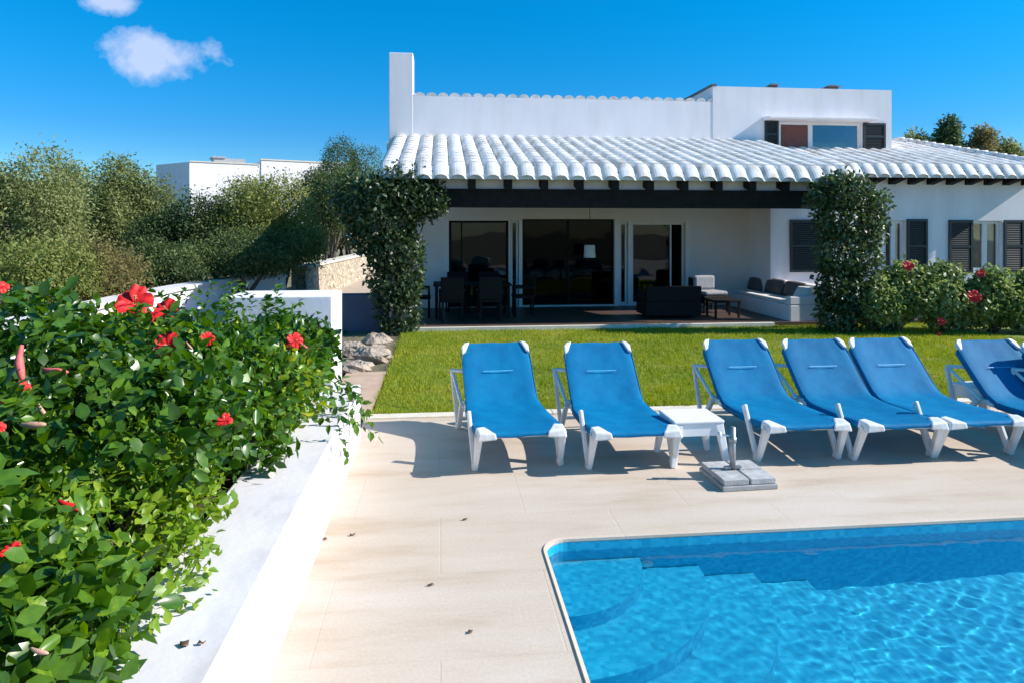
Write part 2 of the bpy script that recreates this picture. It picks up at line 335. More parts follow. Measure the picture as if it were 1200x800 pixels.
def foliage(name, seed, blobs, n, size, mat, template=DIAM, parent=None, shell=.72, zmin=None, up=.5, tintbias=None, loose=.0, clip=None, jitter=.7):
    rng = np.random.default_rng(seed)
    P, Nn, idx = crown_points(rng, blobs, n, shell)
    if loose: P = P + rng.normal(size=P.shape)*loose
    k = np.ones(len(P), bool)
    if zmin is not None: k &= P[:,2] > zmin
    if clip is not None: k &= clip(P)
    P, Nn, idx = P[k], Nn[k], idx[k]
    nl = Nn + rng.normal(size=P.shape)*jitter + np.array([0,0,up]); nl /= np.linalg.norm(nl, axis=1, keepdims=True)
    T = rng.normal(size=P.shape)*.8 + Nn*.7 + np.array([0,0,-.15])
    bt = rng.random(len(blobs))
    tint = np.clip(.45*bt[idx]+.55*rng.random(len(P)) + (tintbias(P) if tintbias else 0), 0, 1)
    sz = size*(.6+.8*rng.random(len(P)))
    return leaf_mesh(name, P, T, nl, sz, tint, template, mat, parent)
def lumpy(rng, c, r, k, sub=.42, low=-.3):
    """a crown: k sub-clumps scattered over a big ellipsoid"""
    out = [(c[0],c[1],c[2],r[0]*.72,r[1]*.72,r[2]*.72)]
    for i in range(k):
        a = 2*PI*rng.random(); zz = low+(1-low)*rng.random(); rr = math.sqrt(max(0, 1-zz*zz)); q = .62+.2*rng.random(); s = sub*(.45+.95*rng.random()**1.4)
        out.append((c[0]+math.cos(a)*rr*r[0]*q, c[1]+math.sin(a)*rr*r[1]*q, c[2]+zz*r[2]*q, r[0]*s, r[1]*s, r[2]*s))
    return out

# ================================================================== SETTING
PX, PY = .66, 4.36          # pool's far-left corner
LAWN_Y = 7.50; TER_Y = 13.55
# ---- ground sheet
def hill(x, y):
    h = 0
    d = max(0, -5.6-x)
    if d > 0:
        h = .55*min(1, d/1.5) + .085*d*min(1, max(0, (y+5)/12.))
    h += .06*max(0, y-30)*(1 if x < 25 else 1)*min(1, abs(x-5)/15+.3)
    return min(h, 9)
g = MB(); xs = sorted(set([-400,-200,-100,-60] + [-45+1.5*i for i in range(26)] + [-6.0,-5.6,-5.0,-3.3,-.8,10,14,20,30,45,80,150,300,500])); ys = sorted(set([-200,-60,-20,-6,-3,0,3,6,7.5,9,11,13.5,16,18,20] + [22+3*i for i in range(20)] + [100,150,250,400,700]))
for y in ys:
    for x in xs:
        z = hill(x, y)-.03
        if -2.0 < x < 11 and -7 < y < 7.0: z = -1.9
        g.v.append((x, y, z))
nx = len(xs)
for j in range(len(ys)-1):
    for i in range(nx-1):
        g.f.append((j*nx+i, j*nx+i+1, (j+1)*nx+i+1, (j+1)*nx+i)); g.sm.append(True); g.mi.append(0)
tag(g.build('ground', M['ground']), kind='structure')

# ---- pool
PR = 9.5; PN = -3.2; WL = -.075
def arc(cx, cy, r, a0, a1, n): return [(cx+r*math.cos(a0+(a1-a0)*i/n), cy+r*math.sin(a0+(a1-a0)*i/n)) for i in range(n+1)]
rc = .16
outline = [(PX, PN)] + arc(PX+rc, PY-rc, rc, PI, PI/2, 8) + [(PR, PY), (PR, PN)]     # clockwise from the near left
# deck: a sheet with the pool cut out
d = MB()
def quad(mb, x0, x1, y0, y1, z=0): mb.add([(x0,y0,z),(x1,y0,z),(x1,y1,z),(x0,y1,z)], [(0,1,2,3)])
cw = .022                                                         # edging strip width
ex = PX-.0
oa = [(PX-cw, PN)] + arc(PX+rc, PY-rc, rc+cw, PI, PI/2, 8) + [(PR, PY+cw)]
quad(d, -.80, PX-cw, -7, PN); quad(d, -.80, PX-cw, PN, PY-rc); quad(d, PX-cw, PR, -7, PN)
quad(d, PR, 16, -7, LAWN_Y-.16)
pts = oa[1:-1]
fan = [(-.80, PY-rc, 0)] + [(x, y, 0) for x, y in pts]
d.add([(-.80, PY-rc, 0)] + [(x, y, 0) for x, y in pts] + [(-.80, LAWN_Y-.16, 0), (pts[-1][0], LAWN_Y-.16, 0)],
      [(0, i, i+1)[::-1] for i in range(1, len(pts))] + [(0, len(pts), len(pts)+2, len(pts)+1)])
quad(d, pts[-1][0], PR, PY+cw, LAWN_Y-.16)
deck = tag(d.build('pool_deck', M['deck']), kind='structure')
# pool edging (rounded lip)
e = MB(); prof = [(cw, 0.001), (cw*.8, .008), (.02, .010), (.0, .004), (-.002, -.012), (0.0, -.018)]
path = [(PX, PN, -1, 0)] + [(PX+rc+rc*math.cos(a), PY-rc+rc*math.sin(a), math.cos(a), math.sin(a)) for a in [PI-PI/2*i/8 for i in range(9)]] + [(PR, PY, 0, 1)]
vs = []
for (x, y, nx_, ny_) in path:
    for (o_, z_) in prof: vs.append((x+nx_*o_, y+ny_*o_, z_))
k = len(prof)
e.add(vs, [(i*k+j, (i+1)*k+j, (i+1)*k+j+1, i*k+j+1) for i in range(len(path)-1) for j in range(k-1)], False)
tag(e.build('pool_edging', M['deck']), kind='structure')
# basin walls, floor and quarter-round steps
b = MB(); FZ = -.86
ol = outline
for i in range(len(ol)-1):
    (x0,y0),(x1,y1) = ol[i], ol[i+1]
    b.add([(x0,y0,-.018),(x1,y1,-.018),(x1,y1,FZ),(x0,y0,FZ)], [(0,1,2,3)])
b.add([(PR,PN,-.018),(PX,PN,-.018),(PX,PN,FZ),(PR,PN,FZ)], [(0,1,2,3)])
quad(b, PX, PR, PN, PY, FZ)
for rad, top in ((.62,-.21),(1.02,-.37),(1.40,-.53),(1.78,-.69)):
    a_ = [(PX+.01, PY-rad)] + arc(PX+.01, PY-.01, rad, -PI/2, 0, 22)[1:]
    n_ = len(a_)
    b.add([(PX+.01, PY-.01, top)] + [(x, y, top) for x, y in a_], [(0, i, i+1) for i in range(1, n_)])
    b.add([(x, y, top) for x, y in a_] + [(x, y, FZ) for x, y in a_], [(i, n_+i, n_+i+1, i+1) for i in range(n_-1)], True)
pool = tag(b.build('pool_basin', M['pool']), kind='structure')
# darker waterline tiles
# water surface with real ripples
nxw, nyw = 420, 300
rng = np.random.default_rng(3)
X, Y = np.meshgrid(np.linspace(PX-.02, 6.6, nxw), np.linspace(1.2, PY+.02, nyw))
Zw = np.zeros_like(X)
for i in range(46):
    lam = .06*1.075**(i % 23)*rng.uniform(.8,1.25); a = rng.uniform(0, 2*PI); kx, ky = math.cos(a)*2*PI/lam, math.sin(a)*2*PI/lam
    env = 1+.6*np.sin(X*rng.uniform(.8,2.5)+Y*rng.uniform(.8,2.5)+rng.uniform(0,6))
    Zw += .00008*lam**1.0/.15*env*np.sin(kx*X+ky*Y+rng.uniform(0,6)+.8*np.sin(X*1.9+i)+.8*np.cos(Y*2.3+i))*.9
w = MB(); w.v = [(float(x), float(y), WL+float(z)) for x, y, z in zip(X.ravel(), Y.ravel(), Zw.ravel())]
for j in range(nyw-1):
    for i in range(nxw-1):
        q = j*nxw+i; w.f.append((q, q+1, q+nxw+1, q+nxw))
# the far parts of the pool outside the picture stay flat
w.sm = [True]*len(w.f); w.mi = [0]*len(w.f)
bq = len(w.v)
w.add([(PX-.02,PN,WL),(PR,PN,WL),(PR,1.2,WL),(PX-.02,1.2,WL)], [(0,1,2,3)], True)
w.add([(6.6,1.2,WL),(PR,1.2,WL),(PR,PY+.02,WL),(6.6,PY+.02,WL)], [(0,1,2,3)], True)
water = tag(w.build('pool_water', M['water']), kind='structure')
# inlet fitting on the far pool wall
n_ = MB(); n_.tube([(0,.0,0),(0,-.02,0)], .045, 16); n_.tube([(0,-.02,0),(0,-.035,0)], [.03,.022], 14)
o = n_.build('pool_inlet', M['resin']); ip = on(757, 655, PY); o.location = (ip.x, PY-.002, -.30)
tag(o, 'round white inlet fitting low on the pool wall beside the corner steps', 'pool inlet')

# ---- lawn, kerb
l = MB(); l.box(-.72, 16, LAWN_Y, TER_Y, -.1, .012); tag(l.build('lawn', M['lawn']), kind='structure')
k_ = MB(); x = -.78
while x < 15.9:
    k_.box(x, x+.995, LAWN_Y-.16, LAWN_Y-.002, -.1, .022); x += 1.0
tag(k_.build('kerb', M['kerb'], bevel=.006), kind='structure')
# grass blades
rng = np.random.default_rng(11); ng = 150000
gx = rng.uniform(-.75, 10.5, ng); gy = LAWN_Y-.025*rng.random(ng)+(TER_Y-LAWN_Y)*rng.random(ng)**1.25
P = np.stack([gx, gy, np.full(ng, .01)], 1)
T = rng.normal(size=(ng,3))*np.array([.45,.45,0])+np.array([0,0,1.]); Nn = rng.normal(size=(ng,3)); Nn[:,2] = .2
BL = (np.array([(0,.09,0),(0,-.09,0),(1,0,.12)]), [(0,1,2)])
patch = .5+.5*np.sin(gx*1.7+np.sin(gy*1.3)*2)*np.sin(gy*1.1+np.cos(gx*.9)*2)
p2 = .5+.5*np.sin(gx*4.3+np.cos(gy*3.1)*2.2)*np.sin(gy*3.7+np.sin(gx*2.9)*2); tint = np.clip(.45*rng.random(ng)+.35*patch+.22*p2, 0, 1)
o = leaf_mesh('grass', P, T, Nn, (.03+.035*rng.random(ng))*(.75+.5*p2), tint, BL, M['blade'])
tag(o, 'short sunlit green lawn grass between the pool deck and the house', 'grass', kind='stuff')

# ---- path slab, rocks, drive beyond
p_ = MB(); p_.box(-1.30, -.76, 7.52, 9.75, -.05, .02); tag(p_.build('path', M['pathstone']), kind='structure')
p_ = MB(); quad(p_, -4.6, -1.9, 9.0, 40, .004); tag(p_.build('driveway', M['asphalt']), kind='structure')
def rock(c, r, seed):
    rg = random.Random(seed); m = MB(); nu, nv = 12, 7; vs = []
    for j in range(nv+1):
        for i in range(nu):
            a = 2*PI*i/nu; t = PI*j/nv; q = .8+.4*rg.random() if 0 < j < nv else .9
            vs.append((r[0]*math.sin(t)*math.cos(a)*q, r[1]*math.sin(t)*math.sin(a)*q, r[2]*math.cos(t)*q))
    m.add(vs, [(j*nu+i, (j+1)*nu+i, (j+1)*nu+(i+1) % nu, j*nu+(i+1) % nu) for j in range(nv) for i in range(nu)], False)
    o = m.build('rock', M['rock'], bevel=.01); o.location = c; return o
rocks = [((416,428),.26,.10,'flat pale limestone rock at the back edge of the path'), ((436,415),.30,.15,'brown limestone rock beside the lawn below the left climber'),
         ((412,408),.24,.13,'pale rock against the foot of the tall white wall'), ((440,402),.26,.17,'rock nearest the climber at the corner of the lawn')]
for i, ((px, py), s_, h_, lab) in enumerate(rocks):
    c = at(px, py+6); o = rock((c.x, c.y, h_*.45), (s_, s_*.9, h_), 50+i); tag(o, lab, 'rock', 'rocks edging the path')

# ---- white planter with coping (low wall of the hedge bed)
pw = MB(); pw.box(-1.20, -.76, -2.0, 6.66, -.2, .53)
pl = empty('planter', (0,0,0)); pw.build('planter_wall', M['coping'], pl, bevel=.012)
so = MB(); so.box(-3.3, -1.20, -2.0, 6.66, -.1, .46); so.build('soil', M['soil'], pl)
tag(pl, 'long low white planter wall running beside the pool deck', 'planter')
tw = MB(); tw.box(-2.02, -1.03, 6.68, 7.35, -.1, 1.37); o = tw.build('garden_wall', M['plaster'], bevel=.012)
tag(o, 'thick white end wall behind the hibiscus at the far end of the planter', 'wall')

# ---- curved white garden wall, then its rubble-stone length by the drive
def wall_strip(pts, h, th, dz=0):
    m = MB(); n = len(pts); vs = []
    for i, p in enumerate(pts):
        p = Vector(p); a = Vector(pts[max(0, i-1)]); c = Vector(pts[min(n-1, i+1)]); dd = (c-a).normalized(); s = Vector((dd.y, -dd.x, 0))
        z0, z1 = (h[i] if isinstance(h, list) else h)
        vs += [p+s*th/2+Vector((0,0,z0)), p+s*th/2+Vector((0,0,z1)), p-s*th/2+Vector((0,0,z1)), p-s*th/2+Vector((0,0,z0))]
    fs = [(i*4+j, (i+1)*4+j, (i+1)*4+(j+1) % 4, i*4+(j+1) % 4) for i in range(n-1) for j in range(4)] + [(0,1,2,3), (n*4-1, n*4-2, n*4-3, n*4-4)]
    m.add(vs, fs); return m
cpx = [(-60,396),(0,379),(60,365),(130,350),(200,336),(270,325),(330,321)]; wp = []
for px, py in cpx:
    q = at(px, py, .93); wp.append((q.x, q.y, 0))
wl = empty('boundary_wall', (0,0,0))
wall_strip(wp, (-.3,.85), .30).build('wall_body', M['plaster'], wl); wall_strip(wp, (.852,.93), .42).build('coping', M['coping'], wl)
tag(wl, 'curved low white boundary wall with broad coping behind the hibiscus hedge', 'wall')
sp = []
for px, py in [(350,312),(375,307),(400,302),(420,298),(445,293)]:
    q = at(px, py, 1.02); sp.append((q.x, q.y, 0))
sw = empty('stone_wall', (0,0,0))
wall_strip(sp, (-.3,.95), .4).build('wall_body', M['stone'], sw); wall_strip(sp, (.952,1.02), .5).build('coping', M['kerb'], sw)
tag(sw, 'sunlit rubble stone wall with pale cap beside the drive', 'wall')
# low dark blue-grey wall block at the left foot of the house
sb = MB(); a = on(392, 346, 13.9); c = on(452, 346, 13.9); sb.box(a.x, c.x, 13.9, 14.3, -.1, a.z); o = sb.build('low_wall', M['blue_grey'], bevel=.01)
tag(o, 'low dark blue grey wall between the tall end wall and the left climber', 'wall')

# ================================================================== HOUSE
house = empty('house', (0, TER_Y, 0))
H0 = TER_Y
def hb(m, x0, x1, y0, y1, z0, z1): m.box(x0, x1, y0-H0, y1-H0, z0, z1)
house_parts = []
def hbuild(m, name, mat, parent=None, bevel=0):
    # parts are modelled in garden coordinates shifted by H0, directly under the house
    return m.build(name, mat, parent or house, bevel=bevel)
EV = 13.30; S = .268; Z0 = 3.235                     # eave line and slope of the roof plane (top of channel)
def roofz(v): return Z0 + S*(v-EV)
def wingz(v): return 3.50+.285*(v-15.25)
IW = 16.9; UW = 17.7; WW = 15.75                   # inner wall, upper wall, wing wall
left_x = on(456, 200, UW).x
# terrace
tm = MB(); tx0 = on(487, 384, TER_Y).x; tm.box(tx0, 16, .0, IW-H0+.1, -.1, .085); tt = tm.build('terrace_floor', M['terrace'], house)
te = MB(); te.box(tx0-.05, on(905,384,TER_Y).x, -.10, -.002, -.1, .095); te.build('terrace_edge', M['kerb'], house, bevel=.006)
# main inner wall with openings
def wall_with_holes(m, x0, x1, z0, z1, y0, y1, holes):
    xs_ = sorted(set([x0, x1] + [h[0] for h in holes] + [h[1] for h in holes]))
    for a, c in zip(xs_[:-1], xs_[1:]):
        mid = (a+c)/2; zs = [(h[2], h[3]) for h in holes if h[0] < mid < h[1]]
        zc = z0
        for (h0, h1) in sorted(zs):
            if h0 > zc: hb(m, a, c, y0, y1, zc, h0)
            zc = h1
        if zc < z1: hb(m, a, c, y0, y1, zc, z1)
def ox(px): return on(px, 270, IW).x
def oz(py, px=650): return on(px, py, IW).z
WIN = {'left': (ox(526), ox(596), .09, oz(259)), 'slim': (ox(598), ox(608), .09, oz(259)), 'door': (ox(612), ox(720), .12, oz(257)),
       'slim2': (ox(726), ox(736), .12, oz(261)), 'right': (ox(740), ox(803), .12, oz(261))}
iw = MB(); wallR = on(903, 270, WW).x
wall_with_holes(iw, left_x, wallR+.2, 0, roofz(IW)-.05, IW, IW+.25, list(WIN.values()))
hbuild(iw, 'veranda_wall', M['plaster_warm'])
# dark room behind
rm = MB(); x0, x1 = left_x+.3, wallR
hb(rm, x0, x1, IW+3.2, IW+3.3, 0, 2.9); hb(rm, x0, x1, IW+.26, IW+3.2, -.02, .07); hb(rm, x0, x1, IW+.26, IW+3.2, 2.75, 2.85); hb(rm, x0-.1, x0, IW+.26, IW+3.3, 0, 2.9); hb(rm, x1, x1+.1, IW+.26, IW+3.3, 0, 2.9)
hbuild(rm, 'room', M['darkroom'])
def window_part(name, x0, x1, z0, z1, y, fw=.05, mullions=(), glass=M['glass'], frame=M['frame'], depth=.08, extra=None):
    m = MB()
    hb(m, x0, x0+fw, y, y+depth, z0, z1); hb(m, x1-fw, x1, y, y+depth, z0, z1); hb(m, x0+fw, x1-fw, y, y+depth, z1-fw, z1); hb(m, x0+fw, x1-fw, y, y+depth, z0, z0+fw)
    for mx_, mw in mullions: hb(m, mx_-mw/2, mx_+mw/2, y-.003, y+depth-.003, z0+fw, z1-fw)
    w_ = m.build(name, frame, house, bevel=.004)
    gm = MB(); hb(gm, x0+fw, x1-fw, y+depth*.45, y+depth*.45+.008, z0+fw, z1-fw); gm.build('pane', glass, w_)
    return w_
for key, (x0, x1, z0, z1) in WIN.items():
    nm = 'sliding_door' if key == 'door' else 'window'
    dark = key == 'door'
    mull = []
    if key == 'left': mull = [(ox(541), .035)]
    if key == 'right': mull = [(ox(787), .035)]
    if key == 'door': mull = [((x0+x1)/2, .05)]
    window_part(nm, x0+.012, x1-.012, z0+.003, z1-.003, IW+.06, .03 if dark else .05, mull, frame=M['beam'] if dark or key in ('left',) else M['frame'], glass=M['doorglass'] if dark else M['glass'])
# raised white trims beside the openings
for a, c in ((521,526),(596,598),(608,612),(720,726),(736,740),(803,808)):
    tr = MB(); hb(tr, ox(a), ox(c), IW-.03, IW-.002, .087, oz(258.5)); hbuild(tr, 'door_trim', M['frame'])
# wing wall (right), window openings
wz0 = on(1100,318,WW).z; wz1 = on(1100,259,WW).z
def wx(px): return on(px, 290, WW).x
wh = [(wx(1037), wx(1061), wz0, wz1), (wx(1140), wx(1174), wz0, wz1)]
WR = wx(1208)                                       # right end of the wing
wm = MB(); wall_with_holes(wm, wallR, WR, 0, wingz(WW)-.05, WW, WW+.3, wh); hb(wm, wallR, wallR+.3, WW+.3, IW, 0, wingz(IW)-.35); hb(wm, WR-.3, WR, WW+.3, 20, 0, 3.4)
hbuild(wm, 'wing_wall', M['plaster'])
for (x0, x1, z0, z1) in wh:
    window_part('window', x0+.004, x1-.004, z0+.004, z1-.004, WW+.08, .07, [((x0+x1)/2, .12)] )
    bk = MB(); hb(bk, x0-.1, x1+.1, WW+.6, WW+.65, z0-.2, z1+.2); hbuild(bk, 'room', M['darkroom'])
def shutter(x0, x1, z0, z1, y, ang=0, hinge=None):
    m = MB(); f = .06; w_ = x1-x0
    loc = MB()
    loc.box(0, f, -.035, 0, 0, z1-z0); loc.box(w_-f, w_, -.035, 0, 0, z1-z0); loc.box(f, w_-f, -.035, 0, 0, f); loc.box(f, w_-f, -.035, 0, z1-z0-f, z1-z0); loc.box(f, w_-f, -.033, -.002, (z1-z0)/2-.03, (z1-z0)/2+.03)
    loc.box(f, w_-f, -.006, -.002, f, z1-z0-f)
    z = f+.02
    while z < z1-z0-f-.03:
        loc.bar((f, -.018, z+.012), (w_-f, -.018, z+.012), .028, .006, up=(0, -.7, .7)); z += .045
    o = loc.build('shutter', M['shutter'], house); o.location = (x0, y-H0, z0); return o
shutter(wx(925), wx(962), wz0, wz1+.02, WW-.012); shutter(wx(1062), wx(1086), wz0-.05, wz1+.04, WW-.012)
shutter(wx(1111), wx(1139), wz0-.05, wz1+.02, WW-.012); shutter(wx(1175.5), wx(1199), wz0-.05, wz1+.02, WW-.012)
shutter(wx(962.5), wx(1000), wz0, wz1+.02, WW-.012)
# upper wall + chimney stub
uz = on(500,113,UW).z; upR = on(838, 120, UW).x
um = MB(); hb(um, left_x, upR+.6, UW, UW+.3, roofz(IW)-.35, uz); hbuild(um, 'upper_wall', M['plaster'])
cm = MB(); cx1 = on(484,80,UW).x; cz = on(470,62,UW).z; hb(cm, left_x-.004, cx1, UW-.004, UW+.75, roofz(UW)-.3, cz); ch = hbuild(cm, 'chimney', M['plaster'], bevel=.015)
ut = MB()                                           # rounded corner between chimney and wall top
hb(ut, cx1, cx1+.10, UW, UW+.3, uz-.02, uz+.07); hbuild(ut, 'chimney_shoulder', M['plaster'], bevel=.04)
rt = MB(); x = cx1+.17
def halfpipe(m, x, y0, y1, z0, z1, r, n=8, tk=.018):
    vs = []
    for (yy, zz) in ((y0, z0), (y1, z1)):
        for rr in (r, r-tk):
            for i in range(n+1):
                a = PI*i/n; vs.append((x+rr*math.cos(a), yy-H0, zz+rr*math.sin(a)*.8))
    k = n+1
    fs = [(i, i+1, 2*k+i+1, 2*k+i) for i in range(n)] + [(k+i+1, k+i, 3*k+i, 3*k+i+1) for i in range(n)] + [(i+1, i, k+i, k+i+1) for i in range(n)] + [(2*k+i, 2*k+i+1, 3*k+i+1, 3*k+i) for i in range(n)]
    m.add(vs, fs, True)
while x < upR+.55:
    na = 10; vs = [(x+.138*math.cos(PI*i/na), yy-H0, uz-.004+.105*math.sin(PI*i/na)) for yy in (UW+.004, UW+.42) for i in range(na+1)]; k = na+1
    rt.add(vs, [tuple(range(k)), tuple(range(2*k-1, k-1, -1))], False); rt.add(vs, [(i+1, i, k+i, k+i+1) for i in range(na)], True); x += .30
hbuild(rt, 'ridge_tiles', M['tilewhite'])
br_ = MB(); hb(br_, left_x+.3, upR+.6, UW+.3, 18.9, 3.0, 5.0); hbuild(br_, 'rear_block', M['plaster'])
# upper storey
US = UW+.02; ux0 = on(835,98,US).x; ux1 = on(1044,110,US).x; utz = on(940,104,US).z
ws = (on(912,142,US).x, on(1009,142,US).x, wingz(US)-.05, on(950,143,US).z)
su = MB(); wall_with_holes(su, ux0, ux1, roofz(US)-.5, utz, US+.302 if False else US-.03, US+.27, [ws]); hb(su, ux0, ux0+.25, US+.27, US+2.9, roofz(US)-.4, utz); hb(su, ux1-.25, ux1, US+.27, US+2.9, 3.5, utz)
hb(su, ux0+.25, ux1-.25, US+.27, US+2.9, utz-.12, utz-.02); hb(su, ux0+.25, ux1-.25, US+2.65, US+2.9, 3.5, utz-.12); hbuild(su, 'upper_storey', M['plaster'])
cp = MB(); hb(cp, ux0-.04, ux0+.10, US-.05, US+2.9, utz+.002, utz+.06); hb(cp, ux0+.10, ux1+.02, US+.1, US+.3, utz+.002, utz+.02); hbuild(cp, 'parapet_cap', M['grey'])
wx0, wx1, wwz0, wwz1 = ws; mid = on(950,150,US).x
window_part('window', wx0+.004, wx1-.004, wwz0+.01, wwz1-.004, US+.02, .08, [(mid, .13)], glass=M['skyglass'])
cu = MB(); hb(cu, wx0+.09, mid-.07, US+.03, US+.042, wwz0+.1, wwz1-.10); hbuild(cu, 'blind', M['curtain'])
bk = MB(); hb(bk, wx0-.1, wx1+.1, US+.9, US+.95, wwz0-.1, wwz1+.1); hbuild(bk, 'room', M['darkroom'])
lm = MB(); lx0 = on(893,140,US).x; lx1 = on(1018,140,US).x; lz = on(950,140,US-.4).z
lm.add([(lx0,-.45+US-H0,lz),(lx1,-.45+US-H0,lz),(lx1,US-H0-.03,lz),(lx0,US-H0-.03,lz),(lx0+.0,-.45+US-H0,lz+.06),(lx1,-.45+US-H0,lz+.06),(lx1,US-H0-.03,lz+.10),(lx0,US-H0-.03,lz+.10)],
       [(0,3,2,1),(4,5,6,7),(0,1,5,4),(1,2,6,5),(2,3,7,6),(3,0,4,7)])
hbuild(lm, 'window_hood', M['plaster'], bevel=.01)
shutter(on(895,150,US).x, on(911,150,US).x, wingz(US)-.0, on(900,141,US).z, US-.045); shutter(on(1010,150,US).x, on(1036,150,US).x, wingz(US)-.0, on(1020,145,US).z, US-.045)
for px, s_ in ((905,.16),(974,.24)):                # roof vents
    q = on(px, 104, US+1.0); vm = MB(); x, z = q.x, utz+.14
    vm.box(x-s_*.6, x+s_*.6, US+1-H0-.12, US+1-H0+.12, z-.25, z+.12); vm.add([(x-s_,US+.8-H0,z+.12),(x+s_,US+.8-H0,z+.12),(x+s_,US+1.2-H0,z+.12),(x-s_,US+1.2-H0,z+.12),(x,US+1-H0,z+.22)], [(0,3,2,1),(0,1,4),(1,2,4),(2,3,4),(3,0,4)])
    vm.build('roof_vent', M['grey'], house)

# ---- tiled roofs
def tile_roof(x0, x1, pitch, eave, topf, seed, rz=None):
    rz = rz or roofz; m = MB(); rg = random.Random(seed)
    prof = [0,.06,.11,.135,.19,.32,.5,.68,.81,.865,.89,.94]
    def hgt(t):
        if .12 < t < .88: return .064*math.sqrt(max(0, 1-((t-.5)/.375)**2))
        return -.028*math.cos(((t+.5) % 1-.5)/.13*PI/2)
    ncol = int(round((x1-x0)/pitch)); pitch = (x1-x0)/ncol; cl = .36
    for c in range(ncol):
        xa = x0+c*pitch; top = topf(xa+pitch/2); rows = []
        rows.append((eave-.02, -.215, 0)); rows.append((eave+.13, -.06, 0)); rows.append((eave+.20, .0, .0))
        v = eave+.20; j = 0
        while v < top-.05:
            v2 = min(v+cl, top); lift = .013+.006*rg.random()
            rows.append((v, 0, lift)); rows.append((v2, 0, 0)); v = v2
        vs = []; last = c == ncol-1
        pf = prof+[1.0]
        dx = rg.uniform(-.006,.006)
        for (v, dz, lift) in rows:
            for t in pf: vs.append((xa+t*pitch+(dx if .13 < t < .87 else 0), v-H0, rz(v)+dz+hgt(t)+(lift if .13 < t < .87 else lift*.4)))
        k = len(pf)
        m.add(vs, [(r*k+i, r*k+i+1, (r+1)*k+i+1, (r+1)*k+i) for r in range(len(rows)-1) for i in range(k-1)], False)
    return m
vx1 = on(1006, 208, EV).x; vx0 = on(444, 195, EV).x
rv = tile_roof(vx0, vx1, .335, EV, lambda x: UW-.0, 1)
# underside boards and verge so the roof has thickness
def slab(m, x0, x1, va, vb, off, th, rz=None):
    rz = rz or roofz; za, zb = rz(va)-off, rz(vb)-off
    m.add([(x0,va-H0,za-th),(x1,va-H0,za-th),(x1,vb-H0,zb-th),(x0,vb-H0,zb-th),(x0,va-H0,za),(x1,va-H0,za),(x1,vb-H0,zb),(x0,vb-H0,zb)],
          [(0,3,2,1),(4,5,6,7),(0,1,5,4),(1,2,6,5),(2,3,7,6),(3,0,4,7)])
slab(rv, vx0, vx1, EV+.16, UW, .04, .05); rv.box(vx0, vx1, EV+.02-H0, EV+.10-H0, Z0-.235, Z0-.16)
hbuild(rv, 'veranda_roof', M['tilewhite'])
EW = WW-.50
hipa = on(1046, 168, 19.6); hipb_x = WR+.18
def wing_top(x):
    if x < hipa.x: return 19.5
    return max(EW+.7, 19.5-(x-hipa.x)*(19.5-EW-.6)/(hipb_x-hipa.x))
xw1 = hipb_x
rw = tile_roof(vx1-.9, xw1, .335, EW, wing_top, 2, wingz); slab(rw, vx1-.9, xw1, EW+.16, EW+1.2, .04, .05, wingz); slab(rw, vx1-.9, hipa.x, EW+1.2, 19.4, .04, .05, wingz); rw.box(vx1-.9, xw1, EW+.02-H0, EW+.1-H0, wingz(EW)-.235, wingz(EW)-.16)
hbuild(rw, 'wing_roof', M['tilewhite'])
hc = MB()                                            # hip cap tiles
n_ = 16
for i in range(n_):
    t = i/n_; xa = hipa.x+(hipb_x-hipa.x)*t; va = wing_top(xa+.001); xb = hipa.x+(hipb_x-hipa.x)*(t+1.15/n_); vb = wing_top(xb)
    hc.tube([(xa, va-H0, wingz(va)+.03), (xb, vb-H0, wingz(vb)+.05)], [.10,.12], 10)
hbuild(hc, 'hip_tiles', M['tilewhite'])
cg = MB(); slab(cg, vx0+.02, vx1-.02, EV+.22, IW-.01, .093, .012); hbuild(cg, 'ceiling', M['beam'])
# beams and rafters of the veranda
def bz(py): return on(720, py, 13.75).z
bx0 = on(455, 230, 13.75).x; bx1 = on(1010, 230, 13.75).x
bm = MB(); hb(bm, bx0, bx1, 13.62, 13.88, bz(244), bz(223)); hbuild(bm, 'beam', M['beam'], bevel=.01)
pitch_r = .72; i = 0; x = vx0+.35
while x < vx1-.1:
    r_ = MB(); za = roofz(EV+.12)-.108; zb = roofz(IW)-.108
    y0, y1 = EV+.10-H0, IW-H0; w_ = .075
    hz = za-bz(226)
    r_.add([(x-w_,y0,za-hz+.02),(x+w_,y0,za-hz+.02),(x+w_,y1,zb-.2),(x-w_,y1,zb-.2),(x-w_,y0,za),(x+w_,y0,za),(x+w_,y1,zb),(x-w_,y1,zb)], [(0,3,2,1),(4,5,6,7),(0,1,5,4),(1,2,6,5),(2,3,7,6),(3,0,4,7)])
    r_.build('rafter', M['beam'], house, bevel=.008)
    x += pitch_r
ib = MB(); hb(ib, vx0+.2, vx1-.15, 13.70, 13.80, bz(223)+.003, roofz(13.75)-.11); hbuild(ib, 'infill_blocks', M['plaster'])
x = wx(1022)
while x < WR:
    r_ = MB(); za = wingz(EW+.12)-.10; zb = wingz(WW)-.10; y0, y1 = EW+.10-H0, WW-H0-.002; w_ = .10; hz = .15
    r_.add([(x-w_,y0,3.22),(x+w_,y0,3.22),(x+w_,y1,3.12),(x-w_,y1,3.12),(x-w_,y0,za),(x+w_,y0,za),(x+w_,y1,zb),(x-w_,y1,zb)], [(0,3,2,1),(4,5,6,7),(0,1,5,4),(1,2,6,5),(2,3,7,6),(3,0,4,7)])
    r_.build('rafter', M['beam'], house, bevel=.008); x += .51
